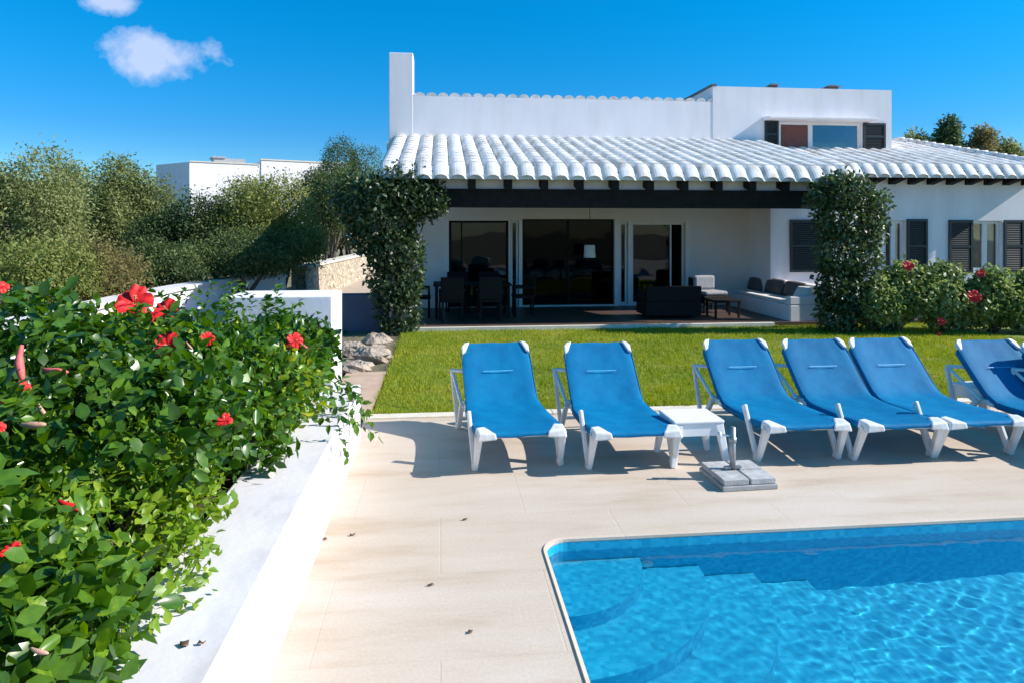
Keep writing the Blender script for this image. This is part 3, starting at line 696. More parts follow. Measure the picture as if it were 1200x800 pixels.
# pillars
for (pa, pb) in ((456,484),(972,1004)):
    pm = MB(); hb(pm, on(pa,300,13.6).x, on(pb,300,13.6).x, 13.58, 13.92, -.02, bz(244)-.002 if pa > 900 else 2.45); hbuild(pm, 'pillar', M['plaster'], bevel=.015)
# built-in bench along the right side of the veranda
bn = MB(); nx0 = on(925,380,TER_Y+.15).x; bnz = on(940,346,TER_Y+.15).z
hb(bn, nx0, nx0+.75, TER_Y+.12, WW-.002, .05, .42); hb(bn, nx0+.0, nx0+.10, WW, IW-.002, .05, .42); hb(bn, nx0+.1, wallR-.003, WW, IW-.002, .05, .42)
hb(bn, nx0+.752, nx0+.98, TER_Y+.12, WW-.002, .05, .80); hb(bn, nx0, nx0+.75, TER_Y+.12, TER_Y+.32, .423, .60)
hbuild(bn, 'built_in_bench', M['plaster'], bevel=.02)
tag(house, 'white villa with tiled veranda roof, chimney and dark shutters', 'house')

# small far white house on the hill
fh = empty('far_house', (0,0,0)); fh.location = (0,0,0)
c = zat(222, 232, 42); zt = zat(222,190,42).z
fm = MB(); Mx = Matrix.Translation((c.x, c.y, 0)) @ Matrix.Rotation(R(24), 4, 'Z')
fm.box(0, 10.4, 0, 7, 1.0, zt, Mx); fm.box(4.2, 10.4, -.06, 6.0, 1.0, zt+.32, Mx); f1 = fm.build('wall', M['plaster'], fh)
# angled left face
fl = MB(); d1 = zat(183,190,44.5); fl.add([(c.x,c.y,1),(d1.x,d1.y,1),(d1.x,d1.y,zt+.05),(c.x,c.y,zt), (c.x+3,c.y+5,1),(c.x+3,c.y+5,zt)], [(0,3,2,1),(1,2,5,4),(3,5,2)]); fl.build('side_wall', M['plaster'], fh)
fr = MB(); fr.box(4.15, 10.45, -.11, .2, zt+.322, zt+.40, Mx); fr.box(0,4.1,-.05,.2,zt+.003,zt+.07,Mx); fr.build('parapet_cap', M['kerb'], fh)
fc = MB(); fc.box(1.5, 3.4, 1.0, 2.5, zt+.002, zt+.42, Mx); fc.box(1.4,2.2,.9,2.6,zt+.423,zt+.52,Mx); fc.build('roof_hut', M['steel'], fh)
tag(fh, 'flat roofed white house far off behind the left shrubs', 'house')

# ================================================================== SUN LOUNGERS
def make_lounger():
    root = empty('sun_lounger')
    W = .335
    HY, HZ = 1.02, .34                                # hinge
    top = (1.52, .825)
    # side rails: seat rail and back rail, wrapped by the sling
    fr = MB()
    for s in (-1, 1):
        fr.bar((s*W, .02, .318), (s*W, .10, .322), .055, .045); fr.bar((s*W, .10, .322), (s*W, 1.06, .285), .055, .045)
        fr.bar((s*W, 1.04, .30), (s*(W-.005), 1.30, .285), .055, .05)
        fr.bar((s*(W-.018), HY+.01, .300), (s*(W-.026), top[0]+.005, top[1]-.040), .042, .034)
    fr.bar((-W, .05, .325), (W, .05, .325), .05, .045); fr.bar((-W, 1.28, .285), (W, 1.28, .285), .05, .04)
    fr.bar((-W+.06, top[0]-.0, top[1]-.05), (W-.06, top[0]-.0, top[1]-.05), .03, .026)
    fr.build('frame', M['resin'], root, bevel=.012)
    # corner caps (foot end and head end)
    for s in (-1, 1):
        c = MB()
        c.add([(s*(W-.13), -.012, .30), (s*(W+.045), -.012, .29), (s*(W+.045), .13, .30), (s*(W-.05), .16, .31),
               (s*(W-.12), -.005, .355), (s*(W+.025), .0, .365), (s*(W+.035), .12, .378), (s*(W-.04), .15, .375)],
              [(0,3,2,1),(4,5,6,7),(0,1,5,4),(1,2,6,5),(2,3,7,6),(3,0,4,7)] if s > 0 else [(0,1,2,3),(7,6,5,4),(4,5,1,0),(5,6,2,1),(6,7,3,2),(7,4,0,3)])
        c.build('corner_cap', M['resin'], root, bevel=.014)
        c = MB(); dx = (top[0]-HY, top[1]-.33); ll = math.hypot(*dx); ux, uz_ = dx[0]/ll, dx[1]/ll
        def bp(x, t, n): return (x, top[0]-ux*t-uz_*n, top[1]-uz_*t+ux*n)
        xo, xi = s*(W+.012), s*(W-.070)
        c.add([bp(xo,.03,-.02), bp(xi,-.022,-.02), bp(s*(W-.02),-.012,-.02), bp(xo,.12,-.02), bp(s*(W-.020),.10,-.02),
               bp(xo,.03,.016), bp(xi,-.022,.016), bp(s*(W-.02),-.012,.016), bp(xo,.12,.016), bp(s*(W-.020),.10,.016)],
              [(0,2,1,4,3),(5,8,9,6,7),(0,5,7,2),(2,7,6,1),(1,6,9,4),(4,9,8,3),(3,8,5,0)])
        c.build('corner_cap', M['resin'], root, bevel=.008)
    # sling: curved sheet with wrapped edges
    sl = MB(); nu, nv = 14, 34; vs = []
    prof = []
    for j in range(nv+1):
        t = j/nv
        if t < .06: y, z = .015+.6*t, .32+.9*t
        pass
    key = [(.005,.318),(.0,.345),(.03,.368),(.10,.366),(.30,.352),(.55,.338),(.80,.330),(.93,.332),(1.02,.352),(1.09,.402),(1.16,.468),(1.27,.576),(1.38,.686),(1.46,.766),(1.525,.835),(1.548,.838),(1.556,.812)]
    for j, (y, z) in enumerate(key):
        for i in range(nu+1):
            u = -1+2*i/nu; wdt = W+.036 if j < 8 else W+.014
            if j >= 13: wdt = W+.008-.012*(j-12) if j < 15 else W-.055
            if j <= 2: wdt = W-.05
            sag = (1-u*u)*(.022 if 3 <= j <= 13 else .006)
            edge = -.010*max(0, abs(u)-.9)/.1
            nrm = (0, 1) if j < 8 else (-.70, .71)
            vs.append((u*wdt, y - nrm[0]*(sag)+ (nrm[0]*edge), z - nrm[1]*sag + nrm[1]*edge + .004*math.sin(u*5+j)*(1-u*u)))
    k = nu+1
    sl.add(vs, [(j*k+i, j*k+i+1, (j+1)*k+i+1, (j+1)*k+i) for j in range(len(key)-1) for i in range(nu)], True)
    o = sl.build('sling', M['sling'], root); sd = o.modifiers.new('thick', 'SOLIDIFY'); sd.thickness = .004
    ss = o.modifiers.new('sub', 'SUBSURF'); ss.levels = 1; ss.render_levels = 1
    sk = MB()                                          # deep side hems hanging over the rails
    for s in (-1, 1):
        for a, c, e_, f_ in ((3, 12, .03, -.035),):
            pts = key[3:14]; v2 = []
            for (y, z) in pts:
                nn = (0,1) if y < .95 else (-.70,.71)
                q_ = .0 if y < .95 else -.020; v2.append((s*(W+.034+q_), y+nn[0]*(-.0), z-.010)); v2.append((s*(W+.037+q_), y-nn[0]*.03, z-.035)); v2.append((s*(W+.033+q_), y-nn[0]*.055, z-.068))
            sk.add(v2, [(q*3+h, (q+1)*3+h, (q+1)*3+h+1, q*3+h+1) for q in range(len(pts)-1) for h in range(2)], True)
    o2 = sk.build('side_hem', M['sling'], root); sd = o2.modifiers.new('thick', 'SOLIDIFY'); sd.thickness = .005
    sm_ = MB(); sm_.add([(-.15,1.285,.592),(.15,1.285,.592),(.15,1.291,.598),(-.15,1.291,.598)],[(0,1,2,3)]); sm_.build('crease_highlight', M['crease_highlight'], root)  # crease highlight on the backrest, painted as a thin lighter strip
    # legs
    for s in (-1, 1):
        l_ = MB()
        l_.bar((s*(W+.03), .20, .0), (s*(W+.015), .06, .335), .038, .05, up=(0,1,0), w2=.07, h2=.05)
        l_.bar((s*(W+.035), .20, .0), (s*(W+.062), .40, .44) if s < 0 else (s*(W+.02), .34, .31), .04, .045, up=(0,1,0), w2=.035, h2=.06)
        l_.bar((s*(W+.033), .17, .022), (s*(W+.033), .25, .022), .05, .044)
        l_.build('leg', M['resin'], root, bevel=.01)
        l_ = MB()
        l_.bar((s*(W+.05), 1.42, .0), (s*(W+.045), 1.16, .30), .045, .05, up=(0,1,0)); l_.bar((s*(W+.055), 1.42, .0), (s*(W+.11), 1.50, .562) if s < 0 else (s*(W+.0), 1.30, .27), .04, .045, up=(0,1,0))
        l_.bar((s*(W+.055), 1.38, .022), (s*(W+.055), 1.47, .022), .05, .044)
        l_.build('leg', M['resin'], root, bevel=.01)
        if s > 0: continue
        l_ = MB(); l_.bar((s*(W+.125), 1.50, .575), (s*(W-.05), 1.40, .575), .05, .03)
        l_.bar((s*(W+.105), 1.48, .56), (s*(W+.05), 1.12, .31), .032, .028)
        l_.build('armrest', M['resin'], root, bevel=.01)
        l_ = MB(); l_.bar((s*(W+.05), .24, .17), (s*(W+.05), 1.30, .15), .02, .025) if False else None
    cbar = MB(); cbar.bar((-(W+.04), 1.40, .10), (W+.04, 1.40, .10), .03, .03); cbar.build('crossbar', M['resin'], root, bevel=.006)
    return root
LG = 'blue sun loungers in a row on the pool deck'
spots = [((607,547),(582,403),'blue sun lounger with white frame, leftmost in the row'),
         ((740,547),(704,404),'blue sun lounger just left of the white table that stands by the umbrella base'),
         ((935,538),(860,403),'blue sun lounger directly behind the umbrella base'),
         ((1046,536.5),(952,401),'blue sun lounger third from the right edge, between two close neighbours with no table'),
         ((1139,533),(1031,405),'blue sun lounger just left of the half hidden white table'),
         (None,(1152,397),'blue sun lounger right of the half hidden table, foot cut off by the picture'),
         (None,(1229,400),'blue sun lounger at the right edge showing only a corner of its backrest')]
proto = make_lounger()
for i, (fp, hp, lab) in enumerate(spots):
    o = proto if i == 0 else copy_tree(proto)
    h = at(hp[0], hp[1], .845)
    if fp is None:
        o.rotation_euler = (0, 0, 0); o.location = (h.x, h.y-1.535, .001); tag(o, lab, 'sun lounger', LG); continue
    f = at(fp[0], fp[1], 0)
    v = Vector((h.x-f.x, h.y-f.y)); ang = math.atan2(-v.x, v.y); ang = max(R(-14), min(R(14), ang)) if i < 2 else 0
    o.rotation_euler = (0, 0, ang)
    dd = Vector((-math.sin(ang), math.cos(ang), 0))*.20
    o.location = (f.x-dd.x, f.y-dd.y, .001)
    tag(o, lab, 'sun lounger', LG)

# ---- side tables
def make_table():
    root = empty('side_table'); w_, d_, h = .225, .20, .385
    t = MB(); t.box(-w_, w_, -d_, d_, h-.03, h); t.build('tabletop', M['tableresin'], root, bevel=.012)
    a = MB()
    for y0, y1 in ((-d_+.012, -d_+.028), (d_-.028, d_-.012)):
        a.add([(-w_+.012,y0,h-.031),(w_-.012,y0,h-.031),(w_-.012,y0,h-.10),(w_-.06,y0,h-.135),(-w_+.06,y0,h-.135),(-w_+.012,y0,h-.10),
               (-w_+.012,y1,h-.031),(w_-.012,y1,h-.031),(w_-.012,y1,h-.10),(w_-.06,y1,h-.135),(-w_+.06,y1,h-.135),(-w_+.012,y1,h-.10)],
              [(0,5,4,3,2,1),(6,7,8,9,10,11)] + [(i, (i+1) % 6, 6+(i+1) % 6, 6+i) for i in range(6)])
    for x0, x1 in ((-w_+.012, -w_+.028), (w_-.028, w_-.012)): a.box(x0, x1, -d_+.03, d_-.03, h-.13, h-.031)
    a.build('apron', M['tableresin'], root, bevel=.004)
    for sx in (-1, 1):
        for sy in (-1, 1):
            l_ = MB(); l_.bar((sx*(w_+.015), sy*(d_+.01), 0), (sx*(w_-.045), sy*(d_-.03), h-.032), .045, .045, up=(0,1,0), w2=.075, h2=.05); l_.build('leg', M['tableresin'], root, bevel=.008)
    return root
tb = make_table(); q = at(790,547); tb.location = (q.x+.22, q.y+.20, .001); tb.rotation_euler = (0,0,R(1))
tag(tb, 'square white plastic table between two loungers behind the umbrella base', 'side table', 'white plastic side tables between the loungers')
t2 = copy_tree(tb); q = at(1163, 497); t2.location = (q.x, q.y+.1, .001); t2.rotation_euler = (0,0,R(3))
tag(t2, 'square white plastic table half hidden behind the loungers near the right edge', 'side table', 'white plastic side tables between the loungers')

# ---- parasol base
ub = empty('umbrella_base'); q1 = at(846.5,576.5); q2 = at(914,575); cx_ = (q1.x+q2.x)/2; hw = (q2-q1).length/2
ub.location = (cx_, q1.y+hw+.01, .001); ub.rotation_euler = (0,0,R(2))
f_ = MB(); f_.box(-hw, hw, -hw, hw, 0, .038); f_.build('frame', M['steel'], ub, bevel=.006)
for x0, x1, y0, y1 in ((-hw+.012,-.008,-hw+.012,-.008),(.008,hw-.012,-hw+.012,-.008),(-hw+.012,-.008,.008,hw-.012),(.008,hw-.012,.008,hw-.012)):
    p_ = MB(); p_.box(x0, x1, y0, y1, .04, .085); p_.build('paver', M['concrete'], ub, bevel=.006)
p_ = MB(); p_.tube([(-.03,.02,.04),(-.03,.02,.42)], .024, 14); p_.tube([(-.03,.02,.30),(-.03,.02,.34)], .031, 14); p_.build('post', M['metal'], ub)
p_ = MB(); p_.tube([(-.05,.02,.355),(-.14,.02,.36)], .008, 8); p_.tube([(-.14,.02,.335),(-.14,.02,.385)], .014, 8); p_.build('screw_handle', M['resin'], ub)
p_ = MB(); p_.bar((-.03-.07,.02,.10),(-.03+.07,.02,.10),.03,.02); p_.build('collar', M['metal'], ub)
tag(ub, 'square concrete parasol base with short metal post and no parasol', 'umbrella base')

# ---- terrace furniture
def make_chair():
    root = empty('dining_chair')
    s_ = MB(); s_.box(-.24,.24,-.24,.24,.40,.46); s_.build('seat', M['wicker'], root, bevel=.015)
    b_ = MB(); b_.box(-.24,.24,.215,.255,.461,.93); b_.build('backrest', M['wicker'], root, bevel=.015)
    for sx in (-1,1):
        a_ = MB(); a_.box(sx*.26-.025,sx*.26+.025,-.22,.23,.62,.66); a_.box(sx*.26-.02,sx*.26+.02,-.22,-.18,.0,.62); a_.build('armrest', M['wicker'], root, bevel=.01)
        for sy in (-1,1):
            l_ = MB(); l_.bar((sx*.21,sy*.21,0),(sx*.20,sy*.20,.40),.04,.04); l_.build('leg', M['wicker'], root)
    return root
c0 = make_chair()
tbl = empty('dining_table'); tc_ = on(553, 330, 15.2); tbl.location = (tc_.x, 15.25, .086)
t_ = MB(); t_.box(-.85,.85,-.5,.5,.70,.74); t_.build('tabletop', M['wicker'], tbl, bevel=.01)
for sx in (-1,1):
    for sy in (-1,1):
        l_ = MB(); l_.bar((sx*.78,sy*.43,0),(sx*.78,sy*.43,.70),.06,.06); l_.build('leg', M['wicker'], tbl)
tag(tbl, 'dark outdoor dining table in the shade at the left of the veranda', 'table')
cs = [(-.45,-.72,PI,'front left dark wicker chair at the veranda dining table'),(.35,-.75,PI,'front right dark wicker chair at the veranda dining table'),(-1.15,0,PI/2,'dark wicker chair at the left end of the dining table next to the climber'),
      (1.15,.0,-PI/2,'dark wicker chair at the right end of the dining table near the sliding door'),(-.3,.75,0,'back left wicker chair between dining table and glass'),(.45,.75,0,'back right wicker chair between dining table and glass')]
for i, (dx, dy, rz, lab) in enumerate(cs):
    o = c0 if i == 0 else copy_tree(c0)
    o.location = (tc_.x+dx, 15.25+dy, .086); o.rotation_euler = (0,0,rz); tag(o, lab, 'chair', 'wicker chairs round the veranda dining table')
# dark sofa seen from behind
sf = empty('sofa'); a = on(757,370,14.35); c = on(821,370,14.35); sf.location = ((a.x+c.x)/2, 14.7, .086); hw = (c.x-a.x)/2
s_ = MB(); s_.box(-hw,hw,-.40,.40,.06,.38); s_.build('base', M['wicker'], sf, bevel=.02)
s_ = MB(); s_.box(-hw,hw,-.42,-.30,.381,.70); s_.build('backrest', M['wicker'], sf, bevel=.02)
for sx in (-1,1):
    s_ = MB(); s_.box(sx*(hw-.06)-.06,sx*(hw-.06)+.06,-.298,.40,.381,.58); s_.build('armrest', M['wicker'], sf, bevel=.02)
s_ = MB(); s_.box(-hw+.13,hw-.13,-.28,.38,.382,.50); s_.build('seat_cushion', M['cushiondark'], sf, bevel=.04)
tag(sf, 'dark wicker sofa seen from behind on the veranda', 'sofa')
# armchair with grey cushion, facing the camera-left
ac = empty('armchair'); a = on(838,372,15.0); ac.location = (a.x+.05, 15.5, .086); ac.rotation_euler = (0,0,R(12))
s_ = MB(); s_.box(-.36,.36,-.36,.36,.22,.40); s_.build('seat', M['wicker'], ac, bevel=.02)
s_ = MB(); s_.box(-.33,.33,.26,.36,.401,.80); s_.build('backrest', M['wicker'], ac, bevel=.02)
s_ = MB(); s_.box(-.30,.30,-.34,.25,.403,.50); s_.build('seat_cushion', M['cushion'], ac, bevel=.04)
s_ = MB(); s_.box(-.28,.28,.14,.255,.505,.84); s_.build('back_cushion', M['cushion'], ac, bevel=.05)
for sx in (-1,1):
    for sy in (-1,1):
        l_ = MB(); l_.bar((sx*.31,sy*.31,0),(sx*.31,sy*.31,.22),.05,.05); l_.build('leg', M['wicker'], ac)
tag(ac, 'wicker armchair with grey cushions between the sofa and the built-in bench', 'armchair')
ft = empty('coffee_table'); a = on(848,372,14.5); ft.location = (a.x, 14.55, .086)
s_ = MB(); s_.box(-.30,.30,-.28,.28,.34,.39); s_.build('tabletop', M['wicker'], ft, bevel=.01)
for sx in (-1,1):
    for sy in (-1,1):
        l_ = MB(); l_.bar((sx*.26,sy*.24,0),(sx*.26,sy*.24,.34),.04,.04); l_.build('leg', M['wicker'], ft)
tag(ft, 'low dark wicker table beside the sofa on the veranda', 'coffee table')
# bench cushions: back cushions standing on the bench, pale seat cushion
def cushion(name, x, y, z, w_, d_, h_, rx, rz, mat, lab, group='cushions on the built-in bench'):
    m = MB(); nu = 8; vs = []
    for s in (1, -1):
        for j in range(nu+1):
            for i in range(nu+1):
                u, v = -1+2*i/nu, -1+2*j/nu; q = (1-u**4)*(1-v**4)
                vs.append((u*w_/2*(1-.06*(v*v)), s*(d_/2*(.15+.85*q**.5)), h_/2+v*h_/2*(1-.06*u*u)))
    k = nu+1; nn = k*k; fs = []
    for s in (0, 1):
        for j in range(nu):
            for i in range(nu):
                f = (s*nn+j*k+i, s*nn+j*k+i+1, s*nn+(j+1)*k+i+1, s*nn+(j+1)*k+i); fs.append(f[::-1] if s == 0 else f)
    rim = [i for i in range(k)] + [j*k+nu for j in range(1, k)] + [nu*k+i for i in range(nu-1, -1, -1)] + [j*k for j in range(nu-1, 0, -1)]
    for q in range(len(rim)):
        a, b2 = rim[q], rim[(q+1) % len(rim)]; fs.append((a, b2, nn+b2, nn+a))
    m.add(vs, fs, True); o = m.build(name, mat); o.location = (x, y, z); o.rotation_euler = (rx, 0, rz); return tag(o, lab, 'cushion', group)
bxm = nx0+.62
for i, (px, lab, mt) in enumerate(((880,'brown cushion at the back end of the built-in bench','cushiondark'),(898,'brown cushion in the middle of the built-in bench','cushiondark'),(918,'brown cushion at the front of the built-in bench nearest the lawn','cushiondark'))):
    yy = 16.55-i*.92
    cushion('cushion', nx0+.60, yy, .432, .82, .20, .42, R(-16), R(-90), M[mt], lab)
cushion('cushion', nx0+.43, 14.1, .47, .40, .13, .36, R(-35), R(-70), M['cushionlight'], 'small white cushion lying against the front brown cushion')
sc_ = MB(); sc_.box(nx0+.02, nx0+.5, TER_Y+.36, IW-.1, .423, .50); o = sc_.build('seat_pad', M['cushionlight'], bevel=.025); o.location = (0,0,0)
tag(o, 'long white seat pad along the built-in bench', 'seat pad')
# hanging lamp before the sliding door
lp = empty('hanging_lamp'); q = on(691,302,16.3); lp.location = (q.x, 16.3, q.z)
s_ = MB(); s_.tube([(0,0,0),(0,0,.30)], [.145,.125], 20, False); s_.tube([(0,0,.02),(0,0,.28)], [.135,.118], 20, False); s_.build('lamp_shade', M['cushionlight'], lp)
s_ = MB(); s_.tube([(0,0,.27),(0,0,roofz(16.3)-.2-q.z)], .006, 6); s_.tube([(-.12,0,.27),(.12,0,.27)], .004, 6); s_.build('cord', M['beam'], lp)
tag(lp, 'pale drum lamp hanging before the dark sliding door', 'lamp')

# ================================================================== VEGETATION
def shrub(name, label, cat, seed, blobs, n, size, mat, template=DIAM, group=None, base=None, stems=5, zmin=None, stem_r=.02, **kw):
    root = empty(name, base); inv = Vector(base)
    bl = [(b_[0]-inv.x, b_[1]-inv.y, b_[2]-inv.z, b_[3], b_[4], b_[5]) for b_ in blobs]
    clip = kw.pop('clip', None)
    cl = (lambda P: clip(P+np.array(base))) if clip else None
    foliage('foliage', seed, bl, n, size, mat, template, root, zmin=(zmin-inv.z if zmin is not None else None), clip=cl, **kw)
    rg = random.Random(seed); m = MB()
    for i in range(stems):
        b_ = bl[rg.randrange(len(bl))]; e_ = Vector((b_[0], b_[1], b_[2]+b_[5]*.4)); s = Vector((rg.uniform(-1,1)*stem_r*4, rg.uniform(-1,1)*stem_r*4, -.05))
        midp = s.lerp(e_, .5)+Vector((rg.uniform(-.1,.1), rg.uniform(-.1,.1), .05))
        m.tube([s, midp, e_], [stem_r, stem_r*.7, stem_r*.35], 6)
    m.build('stem' if stem_r < .05 else 'trunk', M['bark'], root)
    tag(root, label, cat, group); return root

# hibiscus hedge in the planter
def rblobs(seed, c, r, k, sub=.45, low=-.5):
    return lumpy(np.random.default_rng(seed), c, r, k, sub, low)
HG = 'hibiscus bushes in the white planter'
hibs = {}
def hibiscus(key, label, seed, c, r, n, k=12, mat='hib', size=.085, sub=.42, **kw):
    n = int(n*1.4); size *= .86
    bl = rblobs(seed, c, r, k, sub); hibs[key] = bl
    o = shrub('hibiscus_bush', label, 'hibiscus', seed, bl, n, size, M[mat], BROAD, HG, base=(c[0], c[1], .46), stems=9, zmin=.50, stem_r=.016, shell=.68, jitter=.75, up=.55, loose=.03, **kw)
    hibs[key+'_o'] = o; return o
planter_clip = lambda P: ~((P[:,0] > -1.22) & (P[:,2] < .55))
hibiscus('a', 'hibiscus bush nearest the camera at the left edge of the picture', 21, (-2.05, 2.15, .90), (.86, .95, .60), 6800, 14)
hibiscus('b', 'tall hibiscus bush with the big open red blooms on top', 22, (-2.20, 3.85, .96), (1.0, 1.0, .56), 9500, 16)
hibiscus('c', 'bushy hibiscus against the white end wall, spilling over the planter corner', 23, (-1.72, 5.50, .86), (.78, .95, .52), 7600, 16, clip=lambda P: P[:,1] < 6.66)
hibiscus('d', 'low bright green hibiscus spreading onto the planter coping', 24, (-1.50, 3.15, .72), (.52, .95, .34), 4800, 9, 'hiblight', .055, clip=planter_clip)
hibiscus('e', 'dark low hibiscus at the bottom left corner overhanging the planter', 25, (-1.52, 1.95, .74), (.46, .7, .38), 2600, 8, 'hib', .08, clip=planter_clip)
hibiscus('f', 'dark hibiscus filling the gap between the bloom covered bush and the far one', 26, (-1.50, 4.45, .80), (.62, .80, .46), 5200, 10, 'hib', .075, clip=planter_clip)
# sprigs rising over the end wall and trailing onto the deck corner
def sprig(parent, p, d, ln, seed, size=.07, mat='hib'):
    rg = np.random.default_rng(seed); n = 18; p = np.array(p); d = np.array(d, float); d /= np.linalg.norm(d)
    t = np.linspace(.1, 1, n); bend = np.array([rg.normal()*.12, rg.normal()*.12, -.15])
    P = p+np.outer(t*ln, d)+np.outer((t**2)*ln, bend); T = np.cross(d, rg.normal(size=(n,3)))+d*.6
    off = np.array(parent.location)
    leaf_mesh('sprig', P-off, T, rg.normal(size=(n,3))*.4+np.array([0,0,1]), size*(.6+.6*rg.random(n)), .2+.6*rg.random(n), BROAD, M[mat], parent)
cob = hibs['c_o']
for i in range(26):
    r0 = random.Random(i); sprig(cob, (-1.15-r0.random()*1.2, 5.3+r0.random()*.9, 1.12+.1*r0.random()), (r0.uniform(-.4,.4), r0.uniform(-.3,.2), 1), .26+.2*r0.random(), 900+i, .07)
for i in range(7):
    r0 = random.Random(40+i); sprig(cob, (-1.0+.12*r0.random(), 4.9+r0.random()*1.4, .68+.3*r0.random()), (1, r0.uniform(-.4,.2), -.6), .35+.2*r0.random(), 940+i, .08)
for i in range(12):
    r0 = random.Random(140+i); ao = hibs['a_o']; sprig(ao, (-2.5+1.1*r0.random(), 1.9+r0.random()*1.0, 1.25+.1*r0.random()), (r0.uniform(-.6,.6), r0.uniform(-.4,.4), 1), .12+.13*r0.random(), 1080+i, .08)
for i in range(22):
    r0 = random.Random(80+i); bo = hibs['b_o']; sprig(bo, (-2.9+1.6*r0.random(), 3.2+r0.random()*1.4, 1.38+.08*r0.random()), (r0.uniform(-.6,.6), r0.uniform(-.4,.3), 1), .12+.13*r0.random(), 980+i, .075)

# flowers
def first_hit(px, py, keys):
    d = ray(px, py); best = None
    for kk in keys:
        for b_ in hibs[kk]:
            c = Vector(b_[:3]); r = Vector(b_[3:6]); o_ = Vector((0,0,CAMH))-c
            A = sum((d[i]/r[i])**2 for i in range(3)); B2 = sum(2*o_[i]*d[i]/r[i]**2 for i in range(3)); C = sum((o_[i]/r[i])**2 for i in range(3))-1.0
            D = B2*B2-4*A*C
            if D >= 0:
                t = (-B2-math.sqrt(D))/(2*A)
                if t > .3 and (best is None or t < best[0]): best = (t, kk)
    return best
def open_flower(parent, loc, size, mat='redpetal', tilt=(0,0,0), seed=0):
    rg = random.Random(seed); m = MB()
    for p in range(5):
        a0 = 2*PI*p/5+rg.uniform(-.1,.1); nu, nv = 6, 5; vs = []
        for j in range(nv+1):
            t = j/nv; wd = .62*math.sin(min(1, t*1.15+.12)*PI*.62)*size
            for i in range(nu+1):
                u = -1+2*i/nu; rad = size*(.08+t*.95)*(1-.12*u*u*t); side = u*wd*.75
                z = size*((.62+.25*math.sin(p*2.3+seed))*t-.42*t*t) + .13*size*math.sin(u*6+p*2+t*3+seed)*t + .08*size*u
                x_, y_ = rad, side
                vs.append((x_*math.cos(a0)-y_*math.sin(a0), x_*math.sin(a0)+y_*math.cos(a0), z))
        k = nu+1; m.add(vs, [(j*k+i, j*k+i+1, (j+1)*k+i+1, (j+1)*k+i) for j in range(nv) for i in range(nu)], True)
    o = m.build('flower', M[mat], parent); o.location = Vector(loc)-Vector(parent.location)
    dirv = (Vector((0,0,CAMH))-Vector(loc)).normalized()+Vector((.25+tilt[0], tilt[1], .25+tilt[2])); o.rotation_euler = dirv.to_track_quat('Z','Y').to_euler()
    s = MB(); s.tube([(0,0,0),(.02*size,0,.6*size),(.1*size,0,1.0*size)], [.05*size,.04*size,.035*size], 6)
    for q in range(10):
        a = q*2.4; h = size*(.65+.035*q); s.tube([(.05*size,0,h),(.05*size+.12*size*math.cos(a),.12*size*math.sin(a),h+.03*size)], .018*size, 4)
    s.build('stamen', M['stamen'], o); return o
def furled(parent, loc, ln, r, mat, d):
    m = MB(); d = Vector(d).normalized(); x = d.cross(Vector((0,0,1))).normalized()
    pts = [d*ln*t+x*.06*ln*math.sin(t*4) for t in (0,.12,.3,.5,.7,.88,1)]
    m.tube(pts, [r*.35,r*.6,r*.75,r,r*.95,r*.7,r*.3], 9)
    o = m.build('wilted_flower', M[mat], parent); o.location = Vector(loc)-Vector(parent.location); return o
def place_flower(px, py, wpx, kind='open', mat='redpetal', d=None, keys='abcdef', seed=0, out=.05):
    h = first_hit(px, py, list(keys))
    if h is None: h = first_hit(px, py+14, list(keys)) or first_hit(px, py+30, list(keys))
    if h is None: return
    t, kk = h; t -= out+(.06 if kind != 'open' else 0); loc = Vector((0,0,CAMH))+ray(px, py)*t; sz = wpx/F*t
    if kind == 'open': return open_flower(hibs[kk+'_o'], loc, sz*.52, mat, seed=seed, tilt=(random.uniform(-.75,.75), random.uniform(-.3,.3), random.uniform(-.3,.8)))
    dv = cr*d[0]+Vector((0,0,1))*(-d[1])+cf*(-.2); loc = loc-dv.normalized()*sz*.5
    return furled(hibs[kk+'_o'], loc, sz, sz*.12, mat, dv)
fl_open = [(158,356,38),(196,364,27),(198,404,28),(243,397,15),(345,400,19),(263,493,17),(25,456,19),(14,645,20),(183,372,14),(2,337,14),(0,500,12)]
for i, (a, b_, c) in enumerate(fl_open): place_flower(a, b_, c, seed=i, out=.09)
for a, b_, c, mt, d_ in [(25,425,42,'pinkpetal',(.1,1)),(64,434,34,'pinkpetal',(1,.08)),(38,497,34,'beigepetal',(1,-.05)),(83,592,36,'redpetal',(1,.3)),(46,762,24,'beigepetal',(1,.2)),(270,616,26,'beigepetal',(1,.1)),(50,480,20,'beigepetal',(.5,.6)),(222,405,12,'beigepetal',(.6,.6)),(356,405,14,'pinkpetal',(1,.7))]:
    place_flower(a, b_, c, 'f', mt, d_, out=.08)

